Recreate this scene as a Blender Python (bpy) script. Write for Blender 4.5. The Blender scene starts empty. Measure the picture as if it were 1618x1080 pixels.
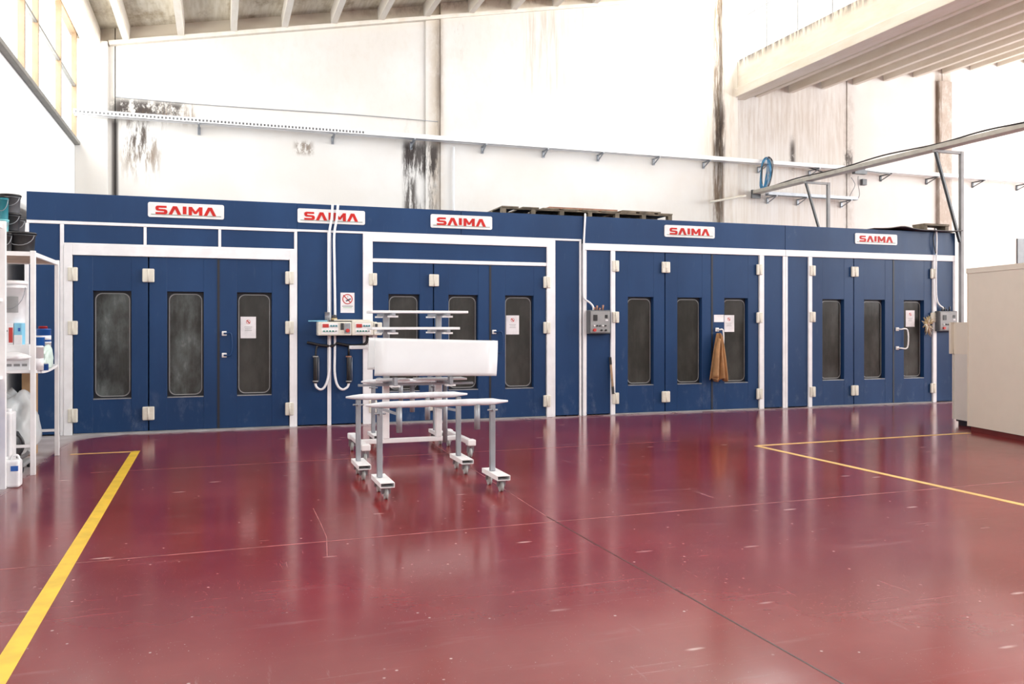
import bpy, bmesh, math, random
from mathutils import Vector, Matrix

random.seed(7)
SC = bpy.context.scene
COL = SC.collection
PI = math.pi

# ------------------------------------------------------------------ camera
EYE = 1.6
FPX, CX, HY = 1344.0, 809.0, 512.0            # focal length, centre, horizon in photo pixels
TH = math.atan(464 / FPX)                     # the camera is turned to the right of the depth axis
cam = bpy.data.cameras.new('camera')
cam.sensor_width = 36.0
cam.lens = FPX / 1618 * 36.0
cam.shift_y = -(540 - HY) / 1618
cam.clip_end = 300
camo = bpy.data.objects.new('camera', cam)
COL.objects.link(camo)
camo.location = (0, 0, EYE)
camo.rotation_euler = (PI / 2, 0, -TH)
SC.camera = camo

# ------------------------------------------------------------------ world, daylight, exposure
world = bpy.data.worlds.new('overcast_sky')
SC.world = world
world.use_nodes = True
bg = world.node_tree.nodes['Background']
bg.inputs[0].default_value = (0.93, 0.965, 1.0, 1)
bg.inputs[1].default_value = 2.6

def area(name, loc, rot, sx, sy, power, col=(1, 1, 1)):
    l = bpy.data.lights.new(name, 'AREA')
    l.shape = 'RECTANGLE'; l.size = sx; l.size_y = sy; l.energy = power; l.color = col
    o = bpy.data.objects.new(name, l); COL.objects.link(o)
    o.location = loc; o.rotation_euler = rot
    return o
# daylight through the sawtooth glazing and the high windows of the left wall
area('clerestory_daylight', (13.75, 6.0, 9.75), (0, PI / 2, 0), 1.7, 27.5, 4200, (1, .985, .96))
area('added_side_light', (30.2, 6.0, 6.5), (0, PI / 2, 0), 7.0, 27.5, 6500, (1, .985, .97))  # fill light added on the unseen right side, no glazing there
area('left_window_daylight', (-3.25, 6.0, 6.6), (0, -PI / 2, 0), 2.2, 27.5, 1900, (1, .985, .96))

vs = SC.view_settings
vs.view_transform = 'Standard'
vs.look = 'None'
vs.gamma = 1.0
vs.use_curve_mapping = False
vs.exposure = -0.18
SC.cycles.max_bounces = 8
SC.cycles.diffuse_bounces = 4
SC.cycles.transparent_max_bounces = 8
SC.cycles.caustics_reflective = False
SC.cycles.caustics_refractive = False

# ------------------------------------------------------------------ photo pixel -> place
_s, _c = math.sin(TH), math.cos(TH)
def ray(u, v):
    a = (u - CX) / FPX
    return Vector((_s + a * _c, _c - a * _s, (HY - v) / FPX))
def aty(u, v, Y):
    d = ray(u, v); t = Y / d.y
    return Vector((d.x * t, Y, EYE + d.z * t))
def atx(u, v, X):
    d = ray(u, v); t = X / d.x
    return Vector((X, d.y * t, EYE + d.z * t))
def atz(u, v, Z=0.0):
    d = ray(u, v); t = (Z - EYE) / d.z
    return Vector((d.x * t, d.y * t, Z))

# ------------------------------------------------------------------ node helper
class X:
    def __init__(s, nt, sock): s.nt, s.k = nt, sock
    def _m(s, op, *a, clamp=False):
        n = s.nt.nodes.new('ShaderNodeMath'); n.operation = op; n.use_clamp = clamp
        for i, v in enumerate((s,) + a):
            if isinstance(v, X): s.nt.links.new(v.k, n.inputs[i])
            else: n.inputs[i].default_value = v
        return X(s.nt, n.outputs[0])
    def __add__(s, o): return s._m('ADD', o)
    def __radd__(s, o): return s._m('ADD', o)
    def __sub__(s, o): return s._m('SUBTRACT', o)
    def __rsub__(s, o): return (s * -1.0) + o
    def __mul__(s, o): return s._m('MULTIPLY', o)
    def __rmul__(s, o): return s._m('MULTIPLY', o)
    def __truediv__(s, o): return s._m('DIVIDE', o)
    def mx(s, o): return s._m('MAXIMUM', o)
    def mn(s, o): return s._m('MINIMUM', o)
    def sq(s): return s._m('SQRT')
    def ab(s): return s._m('ABSOLUTE')
    def cl(s): return s._m('ADD', 0.0, clamp=True)
    def step(s, a, b):                                   # smooth 0..1 between a and b
        n = s.nt.nodes.new('ShaderNodeMapRange'); n.interpolation_type = 'SMOOTHSTEP'
        s.nt.links.new(s.k, n.inputs[0]); n.inputs[1].default_value = a; n.inputs[2].default_value = b
        return X(s.nt, n.outputs[0])

class Mat:
    def __init__(s, name, col=(.8, .8, .8), rough=.5, metal=0., spec=.5, coat=0.):
        s.m = bpy.data.materials.new(name); s.m.use_nodes = True
        s.nt = s.m.node_tree; s.b = s.nt.nodes['Principled BSDF']
        i = s.b.inputs
        i['Base Color'].default_value = (*col, 1); i['Roughness'].default_value = rough
        i['Metallic'].default_value = metal; i['Specular IOR Level'].default_value = spec
        i['Coat Weight'].default_value = coat
        g = s.nt.nodes.new('ShaderNodeNewGeometry'); s.pos = g.outputs['Position']
        sp = s.nt.nodes.new('ShaderNodeSeparateXYZ'); s.nt.links.new(s.pos, sp.inputs[0])
        s.x, s.y, s.z = (X(s.nt, sp.outputs[k]) for k in range(3))
        t = s.nt.nodes.new('ShaderNodeTexCoord'); s.objc = t.outputs['Object']
    def noise(s, scale, stretch=(1, 1, 1), detail=4, rough=.55, off=(0, 0, 0), src=None):
        mp = s.nt.nodes.new('ShaderNodeMapping'); mp.inputs['Scale'].default_value = stretch
        mp.inputs['Location'].default_value = off
        s.nt.links.new(src or s.pos, mp.inputs[0])
        n = s.nt.nodes.new('ShaderNodeTexNoise'); n.inputs['Scale'].default_value = scale
        n.inputs['Detail'].default_value = detail; n.inputs['Roughness'].default_value = rough
        s.nt.links.new(mp.outputs[0], n.inputs[0])
        return X(s.nt, n.outputs[0])
    def voro(s, scale, stretch=(1, 1, 1), feature='F1'):
        mp = s.nt.nodes.new('ShaderNodeMapping'); mp.inputs['Scale'].default_value = stretch
        s.nt.links.new(s.pos, mp.inputs[0])
        n = s.nt.nodes.new('ShaderNodeTexVoronoi'); n.feature = feature; n.inputs['Scale'].default_value = scale
        s.nt.links.new(mp.outputs[0], n.inputs[0])
        return X(s.nt, n.outputs['Distance'])
    def mix(s, fac, a, b):
        n = s.nt.nodes.new('ShaderNodeMix'); n.data_type = 'RGBA'
        if isinstance(fac, X): s.nt.links.new(fac.k, n.inputs[0])
        else: n.inputs[0].default_value = fac
        for k, v in ((6, a), (7, b)):
            if isinstance(v, tuple): n.inputs[k].default_value = (*v, 1)
            else: s.nt.links.new(v, n.inputs[k])
        return n.outputs[2]
    def color(s, sock): s.nt.links.new(sock, s.b.inputs['Base Color'])
    def rough(s, x): s.nt.links.new(x.k, s.b.inputs['Roughness'])
    def bump(s, x, dist=.01, strength=.3):
        n = s.nt.nodes.new('ShaderNodeBump'); n.inputs['Distance'].default_value = dist
        n.inputs['Strength'].default_value = strength
        s.nt.links.new(x.k, n.inputs['Height']); s.nt.links.new(n.outputs[0], s.b.inputs['Normal'])
    def boxmask(s, x0, x1, z0, z1, e=.08, ez=.08):
        return s.x.step(x0 - e, x0 + e) * (1.0 - s.x.step(x1 - e, x1 + e)) * s.z.step(z0 - ez, z0 + ez) * (1.0 - s.z.step(z1 - ez, z1 + ez))

M = {}
def plain(name, col, rough=.5, metal=0., spec=.5, var=.06, coat=0.):
    m = Mat(name, col, rough, metal, spec, coat)
    n = m.noise(5.0, detail=3)
    d = tuple(max(0, c * (1 - 2 * var)) for c in col); l = tuple(min(1, c * (1 + var)) for c in col)
    m.color(m.mix(n.step(.3, .7), d, l))
    M[name] = m.m
    return m

plain('white_paint', (.84, .84, .85), .35, var=.03)
plain('white_frame', (.82, .83, .86), .38, var=.03)
plain('cream', (.72, .70, .62), .35, var=.04)
plain('steel', (.36, .37, .39), .34, .7)
plain('galvanised', (.31, .33, .36), .42, .4, var=.08)
plain('dark_steel', (.10, .105, .11), .45, .5)
plain('black', (.012, .012, .014), .4)
plain('charcoal', (.035, .037, .042), .42)
plain('dark_grey', (.10, .105, .115), .45)
plain('mid_grey', (.28, .285, .29), .5)
plain('red', (.50, .035, .03), .4)
plain('green', (.02, .22, .17), .4)
plain('teal', (.03, .22, .27), .4)
plain('blue', (.02, .12, .45), .35)
plain('sky_blue', (.22, .55, .75), .4)
plain('turquoise', (.20, .55, .60), .4)
plain('paper', (.80, .79, .82), .7)
plain('ink', (.10, .10, .14), .6)
plain('ink_green', (.35, .6, .42), .6)
plain('letter_red', (.52, .022, .018), .4, spec=.2)
plain('sign_white', (.78, .79, .80), .3)
plain('sign_line', (.33, .37, .34), .4)
plain('plastic_white', (.82, .83, .85), .3)
plain('board_white', (.80, .81, .83), .3, var=.01)
plain('panel_white', (.69, .71, .73), .22, var=.008)
plain('wood', (.36, .24, .15), .6, var=.2)
plain('plywood', (.34, .17, .11), .6, var=.15)
plain('board_brown', (.42, .29, .21), .6, var=.1)
plain('pallet_wood', (.19, .155, .11), .75, var=.25)
plain('cardboard', (.40, .25, .13), .7)
plain('jacket', (.40, .215, .095), .85, var=.12)
plain('straw', (.50, .40, .22), .8, var=.15)
plain('yellow_line', (.78, .52, .035), .4, var=.08)
plain('pale_yellow_line', (.75, .50, .16), .4, var=.08)
plain('joint_pale', (.33, .13, .13), .4, var=.3)
plain('joint_dark', (.055, .015, .015), .5)
plain('cabinet', (.68, .62, .53), .42, var=.008)
plain('cabinet_dark', (.62, .59, .54), .45, var=.01)
plain('plinth_red', (.14, .025, .022), .45)
plain('rubber_sheet', (.045, .03, .028), .55)
plain('mullion', (.33, .22, .13), .5)
plain('mullion_grey', (.20, .19, .17), .5)
plain('tray_beige', (.50, .48, .43), .5)
plain('wheel', (.36, .38, .37), .45)
plain('cable_blue', (.04, .24, .46), .4)
plain('wrap', (.72, .75, .79), .32, var=.1)

# navy booth paint, chalky scuffs towards the kicked lower edge
m = Mat('navy', rough=.34, spec=.22)
n1 = m.noise(1.3, (1, 1, .35), 5); n2 = m.noise(26, (1, 1, .12), 4); n3 = m.noise(5, (1, 1, .5), 6, .7)
base = m.mix(n1.step(.3, .7), (.010, .038, .112), (.014, .049, .140))
n4 = m.noise(3.2, (1, 1, .4), 8, .75, off=(3, 0, 2))
scuff = (n3.step(.54, .74) * (1.0 - m.z.step(.05, .9))) * .26 + n4.step(.60, .72) * (1.0 - m.z.step(.5, 1.5)) * .28 + n4.step(.62, .74) * m.z.step(2.9, 3.1) * .16 + n2.step(.62, .8) * .06
m.color(m.mix(scuff.cl(), base, (.22, .27, .36)))
m.rough(n3 * .25 + .25)
M['navy'] = m.m
plain('shaded_navy', (.010, .012, .020), .5)  # navy darkened for the shade in the window recesses; closing strips share it

# dusty booth glass
def glass_mat(name, dust, amt):
    m = Mat(name, rough=.16, spec=.3)
    a = m.noise(2.1, (1, 1, .45), 7, .65, src=m.objc); b = m.noise(30, (1, 1, .05), 3, src=m.objc)
    f = (a.step(.36, .72) * amt + b.step(.5, .8) * .12).cl()
    m.color(m.mix(f, (.028, .029, .027), dust))
    m.rough(f * .35 + .10)
    M[name] = m.m
glass_mat('booth_glass_hazy', (.17, .20, .20), .8)
glass_mat('booth_glass', (.085, .085, .078), .5)

# window glazing of the hall: thin clear panes
m = bpy.data.materials.new('pane'); m.use_nodes = True
nt = m.node_tree; nt.nodes.clear()
o = nt.nodes.new('ShaderNodeOutputMaterial'); mixn = nt.nodes.new('ShaderNodeMixShader')
tr = nt.nodes.new('ShaderNodeBsdfTransparent'); gl = nt.nodes.new('ShaderNodeBsdfGlossy')
tr.inputs[0].default_value = (.96, .97, .97, 1); gl.inputs['Roughness'].default_value = .1
mixn.inputs[0].default_value = .06
nt.links.new(tr.outputs[0], mixn.inputs[1]); nt.links.new(gl.outputs[0], mixn.inputs[2]); nt.links.new(mixn.outputs[0], o.inputs[0])
M['pane'] = m
# thin plastic film of the bag
m = bpy.data.materials.new('film'); m.use_nodes = True
nt = m.node_tree; b = nt.nodes['Principled BSDF']; tr = nt.nodes.new('ShaderNodeBsdfTransparent'); mixn = nt.nodes.new('ShaderNodeMixShader')
b.inputs['Base Color'].default_value = (.68, .72, .74, 1); b.inputs['Roughness'].default_value = .25
mixn.inputs[0].default_value = .62
nt.links.new(tr.outputs[0], mixn.inputs[1]); nt.links.new(b.outputs[0], mixn.inputs[2])
nt.links.new(mixn.outputs[0], nt.nodes['Material Output'].inputs[0])
M['film'] = m

# floor: worn red coating, bare pale concrete around the shelves and along the booths
m = Mat('floor_red', rough=.16, spec=.42)
qx = (-1.02 - m.x).mx(0.0); qy = (m.y - 12.62).mx(0.0)
wob = m.noise(1.6, detail=5) - .5
d = (qx * qx + qy * qy).sq() - .86 + wob * .22
near = 1.0 - m.x.step(-1.2, 1.6)
pale = d.step(-.04, .16) * (near * .9 + .0)
strip = m.y.step(13.2, 13.6) * .7 * m.noise(3, detail=6).step(.25, .6)
streak = m.noise(5.5, (.16, 1.2, 1), 6, .65, off=(3, 1, 0)).step(.56, .76) * .20
sc1 = m.noise(3.0, (.10, 1.9, 1), 8, .75, off=(7, 3, 0)).step(.60, .70) * m.noise(.8, detail=3, off=(1, 8, 0)).step(.40, .58) * .5
sc2 = m.noise(4.2, (1.6, .14, 1), 8, .75, off=(2, 6, 0)).step(.61, .70) * m.noise(.7, detail=3, off=(5, 5, 0)).step(.42, .6) * .45
cloud = m.noise(.55, detail=6, rough=.6).step(.35, .75)
film = m.noise(.33, (1, .6, 1), 5, .6, off=(11, 4, 0)).step(.40, .72)
jit = m.noise(9, detail=4) * .05
spk = (1.0 - (m.voro(7.0) + jit).step(.055, .095)) * m.noise(.9, off=(9, 2, 0)).step(.36, .58)
spk2 = (1.0 - (m.voro(2.6, (.45, 1.7, 1)) + jit).step(.06, .12)) * m.noise(1.1, off=(4, 5, 0)).step(.38, .58)
spk3 = (1.0 - (m.voro(22.0) + jit * .5).step(.05, .10)) * m.noise(1.5, off=(4, 9, 0)).step(.46, .62)
red = m.mix(cloud, (.165, .015, .017), (.235, .030, .031))
red = m.mix((streak + sc1 + sc2 + film * .06).cl(), red, (.42, .24, .25))
spk4 = (1.0 - (m.voro(40.0) + jit * .4).step(.06, .13)) * m.noise(2.3, off=(8, 1, 0)).step(.45, .6)
red = m.mix((spk * .7 + spk2 * .6 + spk3 * .55 + spk4 * .3).cl(), red, (.66, .52, .50))
conc = m.mix(m.noise(2.5, (1, 1, 1), 6).step(.3, .7), (.40, .37, .38), (.56, .53, .54))
m.color(m.mix((pale + strip).cl(), red, conc))
m.rough((pale + strip).cl() * .32 + film * .08 + m.noise(14, (.3, 1, 1), 5) * .08 + .11)
m.bump(m.noise(3.0, detail=3) + m.noise(60, detail=2) * .06, .02, .035)
M['floor_red'] = m.m

# stained white plaster of the end wall
m = Mat('plaster', rough=.85, spec=.2)
rib = m.z - (m.x * .1937 + 8.055)                        # above the underside of the sloping purlins
w = m.mix(m.noise(.5, detail=5).step(.35, .7), (.70, .67, .63), (.74, .73, .71))
v1 = m.noise(11, (1, 1, .10), 8, .68); v2 = m.noise(5.5, (1, 1, .55), 9, .72, off=(2, 0, 5)); v3 = m.noise(15, (1, 1, .05), 5, .6)
v4 = m.noise(8, (1, 1, .16), 9, .72, off=(5, 0, 1))
DK, BR, TAN = (.055, .045, .042), (.17, .115, .075), (.50, .42, .33)
dust = [  # x0 x1 z0 z1 edge-x edge-z noise lo hi strength colour
    (13.3, 17.2, 4.2, 7.9, .6, .6, v3, .35, .75, .40, TAN), (13.3, 17.2, 6.6, 8.4, .4, .5, v1, .36, .72, .45, (.42, .34, .27)),
    (4.80, 5.1, 3.0, 9.2, .16, .3, v2, .10, .60, .75, TAN), (4.95, 5.1, 6.0, 9.2, .06, .5, v4, .35, .6, .5, BR),
    (20.35, 20.95, 3.0, 9.2, .06, .3, v2, .15, .6, .8, (.36, .28, .22)),
    (12.3, 13.3, 3.0, 10.6, .3, .5, v1, .35, .75, .55, TAN), (17.0, 17.35, 3.4, 8.2, .08, .5, v2, .35, .65, .5, (.42, .37, .33)),
    (7.2, 8.3, 7.4, 10.4, .3, .6, v3, .42, .66, .6, TAN), (8.6, 9.1, 8.0, 10.2, .2, .6, v3, .45, .7, .35, TAN), (-2.9, -2.1, 6.3, 8, .2, .4, v1, .4, .7, .45, TAN),
    (-2.0, 12.4, 6.6, 10.3, .6, 1.4, v2, .42, .75, .16, TAN), (5.4, 12.4, 3.4, 4.6, .6, .5, v2, .40, .7, .16, TAN),
    (-2.12, -.70, 6.12, 6.44, .16, .09, v2, .40, .52, .92, DK), (-2.15, -1.35, 5.98, 6.34, .16, .12, v2, .38, .50, .9, DK), (-1.3, -.55, 6.0, 6.4, .2, .12, v4, .48, .58, .6, BR),
    (-1.95, -1.20, 4.9, 6.05, .18, .40, v4, .46, .58, .85, BR), (-1.85, -1.45, 5.3, 6.05, .1, .30, v4, .42, .56, .8, DK), (-2.16, -2.03, 3.0, 5.98, .035, .1, v1, .18, .42, .92, DK),
    (-.62, -.48, 6.05, 6.5, .05, .12, v4, .38, .6, .7, BR), (1.66, 2.04, 5.50, 5.78, .09, .08, v2, .44, .54, .8, BR),
    (4.16, 5.02, 5.15, 5.95, .08, .16, v4, .40, .54, .92, DK), (4.18, 4.48, 4.2, 5.9, .08, .2, v4, .36, .54, .92, DK), (4.72, 4.95, 4.4, 5.7, .1, .3, v4, .42, .58, .8, DK), (4.25, 4.95, 3.9, 4.55, .1, .2, v4, .42, .6, .7, DK),
    (3.95, 4.6, 5.9, 6.5, .2, .2, v2, .5, .66, .35, (.4, .4, .38)),
    (12.60, 12.86, 3.0, 10.7, .05, .6, v1, .36, .58, .85, BR), (12.64, 12.90, 5.9, 7.6, .05, .7, v4, .36, .56, .85, DK),
    (15.17, 15.33, 5.95, 6.75, .07, .25, v2, .36, .52, .9, DK), (17.02, 17.3, 5.9, 6.6, .05, .2, v2, .4, .54, .8, DK),
    (20.35, 20.5, 6.6, 9.0, .04, .6, v1, .35, .6, .8, BR), (22.9, 23.1, 5.2, 7.0, .08, .5, v1, .4, .7, .35, (.4, .38, .36)), (5.4, 5.62, 8.2, 8.9, .05, .3, v4, .5, .62, .5, BR),
]
for (x0, x1, z0, z1, e, ez, nz, lo, hi, k, colr) in dust:
    w = m.mix(m.boxmask(x0, x1, z0, z1, e, ez) * nz.step(lo, hi) * k, w, colr)
top = rib.step(-.02, .03) * (1.0 - m.x.step(10.5, 12))
w = m.mix(top * .55, w, (.46, .38, .27))
w = m.mix(top * v2.step(.42, .62) * rib.step(.02, .2) * m.x.step(1.5, 4.5) * .8, w, BR)
w = m.mix(rib.step(-.35, .0) * .4 * (1.0 - m.x.step(10.5, 12)), w, (.78, .69, .56))
m.color(w)
m.bump(m.noise(18, detail=5), .01, .12)
M['plaster'] = m.m
plain('plaster_left', (.87, .86, .84), .85, spec=.2, var=.02)

# ceiling panels and concrete
m = Mat('ceiling_panel', rough=.85, spec=.2)
c = m.noise(1.4, (1, .5, 1), 7, .68)
m.color(m.mix(c.step(.48, .7), m.mix(m.noise(5, (3, .3, 1), 5).step(.3, .7), (.60, .53, .41), (.74, .68, .57)), (.34, .26, .17)))
M['ceiling_panel'] = m.m
m = Mat('concrete', rough=.8, spec=.2)
c = m.noise(4, (1, .25, 1), 7, .66)
drip = m.noise(7, (1, 1, .18), 7, .62)
cc = m.mix(c.step(.35, .75), (.78, .73, .66), (.70, .63, .53))
cc = m.mix(m.z.step(8.45, 8.76) * drip.step(.40, .58) * m.x.step(13.0, 13.1) * (1.0 - m.x.step(13.5, 13.7)) * .85, cc, (.10, .09, .09))
m.color(cc)
M['concrete'] = m.m

# ------------------------------------------------------------------ mesh helpers
def nb(): return bmesh.new()
def bx(bm, x0, x1, y0, y1, z0, z1, bev=0., seg=2):
    r = bmesh.ops.create_cube(bm, size=1.0)
    vs = r['verts']
    bmesh.ops.scale(bm, vec=(x1 - x0, y1 - y0, z1 - z0), verts=vs)
    bmesh.ops.translate(bm, vec=((x0 + x1) / 2, (y0 + y1) / 2, (z0 + z1) / 2), verts=vs)
    if bev > 0:
        es = {e for v in vs for e in v.link_edges}
        bmesh.ops.bevel(bm, geom=list(es), offset=bev, segments=seg, affect='EDGES', profile=.5)
    return bm
def bar(bm, a, b, w, h=None, up=(0, 0, 1)):              # square bar from a to b
    a, b = Vector(a), Vector(b); h = h or w
    d = (b - a).normalized(); upv = Vector(up)
    if abs(d.dot(upv)) > .99: upv = Vector((0, 1, 0))
    s = d.cross(upv).normalized(); t = s.cross(d)
    vs = [bm.verts.new(p + s * (i * w / 2) + t * (j * h / 2)) for p in (a, b) for i, j in ((-1, -1), (1, -1), (1, 1), (-1, 1))]
    for f in ((0, 1, 2, 3), (7, 6, 5, 4), (0, 4, 5, 1), (1, 5, 6, 2), (2, 6, 7, 3), (3, 7, 4, 0)):
        bm.faces.new([vs[k] for k in f])
    return bm
def tube(bm, pts, r, n=10, cap=True):
    pts = [Vector(p) for p in pts]
    rr = r if isinstance(r, (list, tuple)) else [r] * len(pts)
    rings = []; ref = None
    for i, p in enumerate(pts):
        d = (pts[min(i + 1, len(pts) - 1)] - pts[max(i - 1, 0)]).normalized()
        if ref is None:
            ref = Vector((0, 0, 1)) if abs(d.z) < .9 else Vector((0, 1, 0))
        s = d.cross(ref).normalized(); t = s.cross(d).normalized(); ref = t
        rings.append([bm.verts.new(p + (s * math.cos(2 * PI * k / n) + t * math.sin(2 * PI * k / n)) * rr[i]) for k in range(n)])
    for a, b in zip(rings, rings[1:]):
        for k in range(n):
            f = bm.faces.new((a[k], a[(k + 1) % n], b[(k + 1) % n], b[k])); f.smooth = True
    if cap:
        bm.faces.new(list(reversed(rings[0]))); bm.faces.new(rings[-1])
    return bm
def smooth_path(pts, k=6):                               # Catmull-Rom
    P = [Vector(p) for p in pts]; out = []
    for i in range(len(P) - 1):
        p0, p1, p2, p3 = P[max(i - 1, 0)], P[i], P[i + 1], P[min(i + 2, len(P) - 1)]
        for j in range(k):
            t = j / k
            out.append(.5 * ((2 * p1) + (p2 - p0) * t + (2 * p0 - 5 * p1 + 4 * p2 - p3) * t * t + (3 * p1 - p0 - 3 * p2 + p3) * t ** 3))
    out.append(P[-1]); return out
def lathe(bm, prof, c=(0, 0, 0), n=24, smooth=True):     # prof: (radius, z)
    c = Vector(c); rings = []
    for r, z in prof:
        rings.append([bm.verts.new(c + Vector((r * math.cos(2 * PI * k / n), r * math.sin(2 * PI * k / n), z))) for k in range(n)])
    for a, b in zip(rings, rings[1:]):
        for k in range(n):
            f = bm.faces.new((a[k], a[(k + 1) % n], b[(k + 1) % n], b[k])); f.smooth = smooth
    bm.faces.new(list(reversed(rings[0]))); bm.faces.new(rings[-1])
    return bm
def cylx(bm, c, r, w, n=18):                             # short cylinder lying along x
    return tube(bm, [Vector(c) - Vector((w / 2, 0, 0)), Vector(c) + Vector((w / 2, 0, 0))], r, n)
def poly_prism(bm, pts, y0, y1):                         # polygon in x,z extruded along y
    a = [bm.verts.new((x, y0, z)) for x, z in pts]; b = [bm.verts.new((x, y1, z)) for x, z in pts]
    bm.faces.new(a); bm.faces.new(list(reversed(b)))
    n = len(pts)
    for k in range(n): bm.faces.new((a[(k + 1) % n], a[k], b[k], b[(k + 1) % n]))
    return bm
def flat_letter(bm, pts, y0, y1):                        # concave outline, triangulated front and back
    from mathutils.geometry import tessellate_polygon
    a = [bm.verts.new((x, y0, z)) for x, z in pts]; b = [bm.verts.new((x, y1, z)) for x, z in pts]
    for t in tessellate_polygon([[Vector((x, z, 0)) for x, z in pts]]):
        bm.faces.new([a[k] for k in t]); bm.faces.new([b[k] for k in reversed(t)])
    n = len(pts)
    for k in range(n): bm.faces.new((a[(k + 1) % n], a[k], b[k], b[(k + 1) % n]))
    return bm
def rrect(x0, x1, z0, z1, r, n=6):
    out = []
    for cx, cz, a0 in ((x1 - r, z1 - r, 0), (x0 + r, z1 - r, PI / 2), (x0 + r, z0 + r, PI), (x1 - r, z0 + r, 1.5 * PI)):
        for k in range(n + 1):
            a = a0 + PI / 2 * k / n; out.append((cx + r * math.cos(a), cz + r * math.sin(a)))
    return out

OFF = {}
def root(o):
    while o.parent: o = o.parent
    return o
def obj(name, bm, mat, parent=None, recalc=True):
    if recalc: bmesh.ops.recalc_face_normals(bm, faces=bm.faces)
    me = bpy.data.meshes.new(name)
    if parent is not None:
        off = OFF.get(root(parent).name, Vector((0, 0, 0)))
    else:
        xs = [v.co for v in bm.verts]
        lo = Vector([min(c[k] for c in xs) for k in range(3)]); hi = Vector([max(c[k] for c in xs) for k in range(3)])
        off = Vector(((lo.x + hi.x) / 2, (lo.y + hi.y) / 2, lo.z))
    bmesh.ops.translate(bm, vec=-off, verts=bm.verts)
    bm.to_mesh(me); bm.free()
    me.materials.append(M[mat])
    o = bpy.data.objects.new(name, me); COL.objects.link(o)
    if parent is not None: o.parent = parent
    else:
        o.location = off; OFF[o.name] = off
    return o
def tag(o, label, cat, group=None):
    o['label'] = label; o['category'] = cat
    if group: o['group'] = group
    return o
def thing(name, label, cat, loc=(0, 0, 0), group=None):
    o = bpy.data.objects.new(name, None); COL.objects.link(o)
    o.empty_display_size = .1
    o.location = loc; OFF[o.name] = Vector(loc)
    return tag(o, label, cat, group)
def struct(name, bm, mat):
    o = obj(name, bm, mat); o['kind'] = 'structure'; return o
def strup(name, loc=(0, 0, 0)):
    o = bpy.data.objects.new(name, None); COL.objects.link(o); o.location = loc
    OFF[o.name] = Vector(loc); o['kind'] = 'structure'; return o
def dup_mesh(src, loc, parent):
    c = src.copy(); COL.objects.link(c); c.parent = parent; c.location = loc; return c
def copy_tree(o, parent=None):
    c = o.copy(); COL.objects.link(c); c.parent = parent
    for ch in list(o.children): copy_tree(ch, c)
    return c

# ================================================================== the hall
YB, XL, XR = 20.0, -2.846, 29.6
XG = 13.32                                               # girder between the two roof bays
YN = -8.0
DB = 13.68                                               # front plane of the booths
HB = 3.49

# floor
fl = struct('floor', bx(nb(), XL - .3, XR + .3, -14, YB + .3, -.2, 0), 'floor_red')
def strip(name, a, b, w, mat, h=.002):
    a, b = Vector(a), Vector(b); d = (b - a).normalized(); s = Vector((-d.y, d.x, 0)) * (w / 2)
    bm = nb(); lo = [bm.verts.new(p) for p in (a - s, b - s, b + s, a + s)]; hi = [bm.verts.new(p.co + Vector((0, 0, h))) for p in lo]
    bm.faces.new(hi); bm.faces.new(lo[::-1])
    for k in range(4): bm.faces.new((lo[k], lo[(k + 1) % 4], hi[(k + 1) % 4], hi[k]))
    return obj(name, bm, mat, fl)
strip('floor_marking', (-.985, 11.70, 0), (-.935, 2.5, 0), .10, 'yellow_line')
strip('floor_marking', (-1.02, 11.66, 0), (-1.72, 11.66, 0), .06, 'pale_yellow_line')
strip('floor_marking', (6.70, 9.54, 0), (6.775, 3.0, 0), .075, 'pale_yellow_line')
strip('floor_marking', (6.74, 9.54, 0), (10.45, 9.64, 0), .075, 'pale_yellow_line')
strip('floor_joint', (-1.7, 6.33, 0), (14.0, 6.62, 0), .014, 'joint_pale', .001)
strip('floor_joint', (-1.3, 10.15, 0), (6.0, 10.3, 0), .010, 'joint_pale', .001)
strip('floor_joint', (2.585, 6.6, 0), (2.66, 0.5, 0), .012, 'joint_dark', .001)
strip('floor_joint', (2.585, 6.6, 0), (2.75, 11.9, 0), .008, 'joint_pale', .001)
cr = [atz(u, v) for u, v in ((495, 803), (506, 825), (516, 848), (517, 878))]
for a, b in zip(cr, cr[1:]): strip('floor_crack', a, b, .007, 'joint_pale', .0012)

# end wall: precast panels and columns
def ribz(x): return 8.055 + .1937 * x                     # underside of the purlins over bay one
def ribz2(x): return 7.74 + .1937 * (x - XG)
wb = strup('wall_back')
def wpanel(name, x0, x1, y, zt0, zt1, th=.3, mat='plaster'):
    bm = nb()
    v = [bm.verts.new(p) for p in ((x0, y, 0), (x1, y, 0), (x1, y, zt1), (x0, y, zt0))]
    w_ = [bm.verts.new((p.co.x, y + th, p.co.z)) for p in v]
    bm.faces.new(v); bm.faces.new(w_[::-1])
    for k in range(4): bm.faces.new((v[(k + 1) % 4], v[k], w_[k], w_[(k + 1) % 4]))
    return obj(name, bm, mat, wb)
for x0, x1, dy in ((XL, -2.1, 0), (-2.08, 5.05, 0), (5.06, 12.86, -.10)):
    wpanel('wall_panel', x0, x1, YB + dy, ribz(x0) + .32, ribz(x1) + .32)
for x0, x1, dy in ((12.88, 17.1, .02), (17.12, 20.6, 0), (20.62, 25.2, 0), (25.22, XR, 0)):
    zt = (ribz2(max(x0, XG)) + .32, ribz2(x1) + .32)
    if x0 < XG: zt = (10.9, 10.9)
    if x0 < XG:
        wpanel('wall_panel', x0, XG + .5, YB + dy, 11.0, 11.0); x0 = XG + .5; zt = (ribz2(x0) + .32, ribz2(x1) + .32)
    wpanel('wall_panel', x0, x1, YB + dy, *zt)
obj('column', bx(nb(), XL, -2.22, YB - .16, YB + .02, 0, 7.6, .012), 'plaster', wb)
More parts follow.
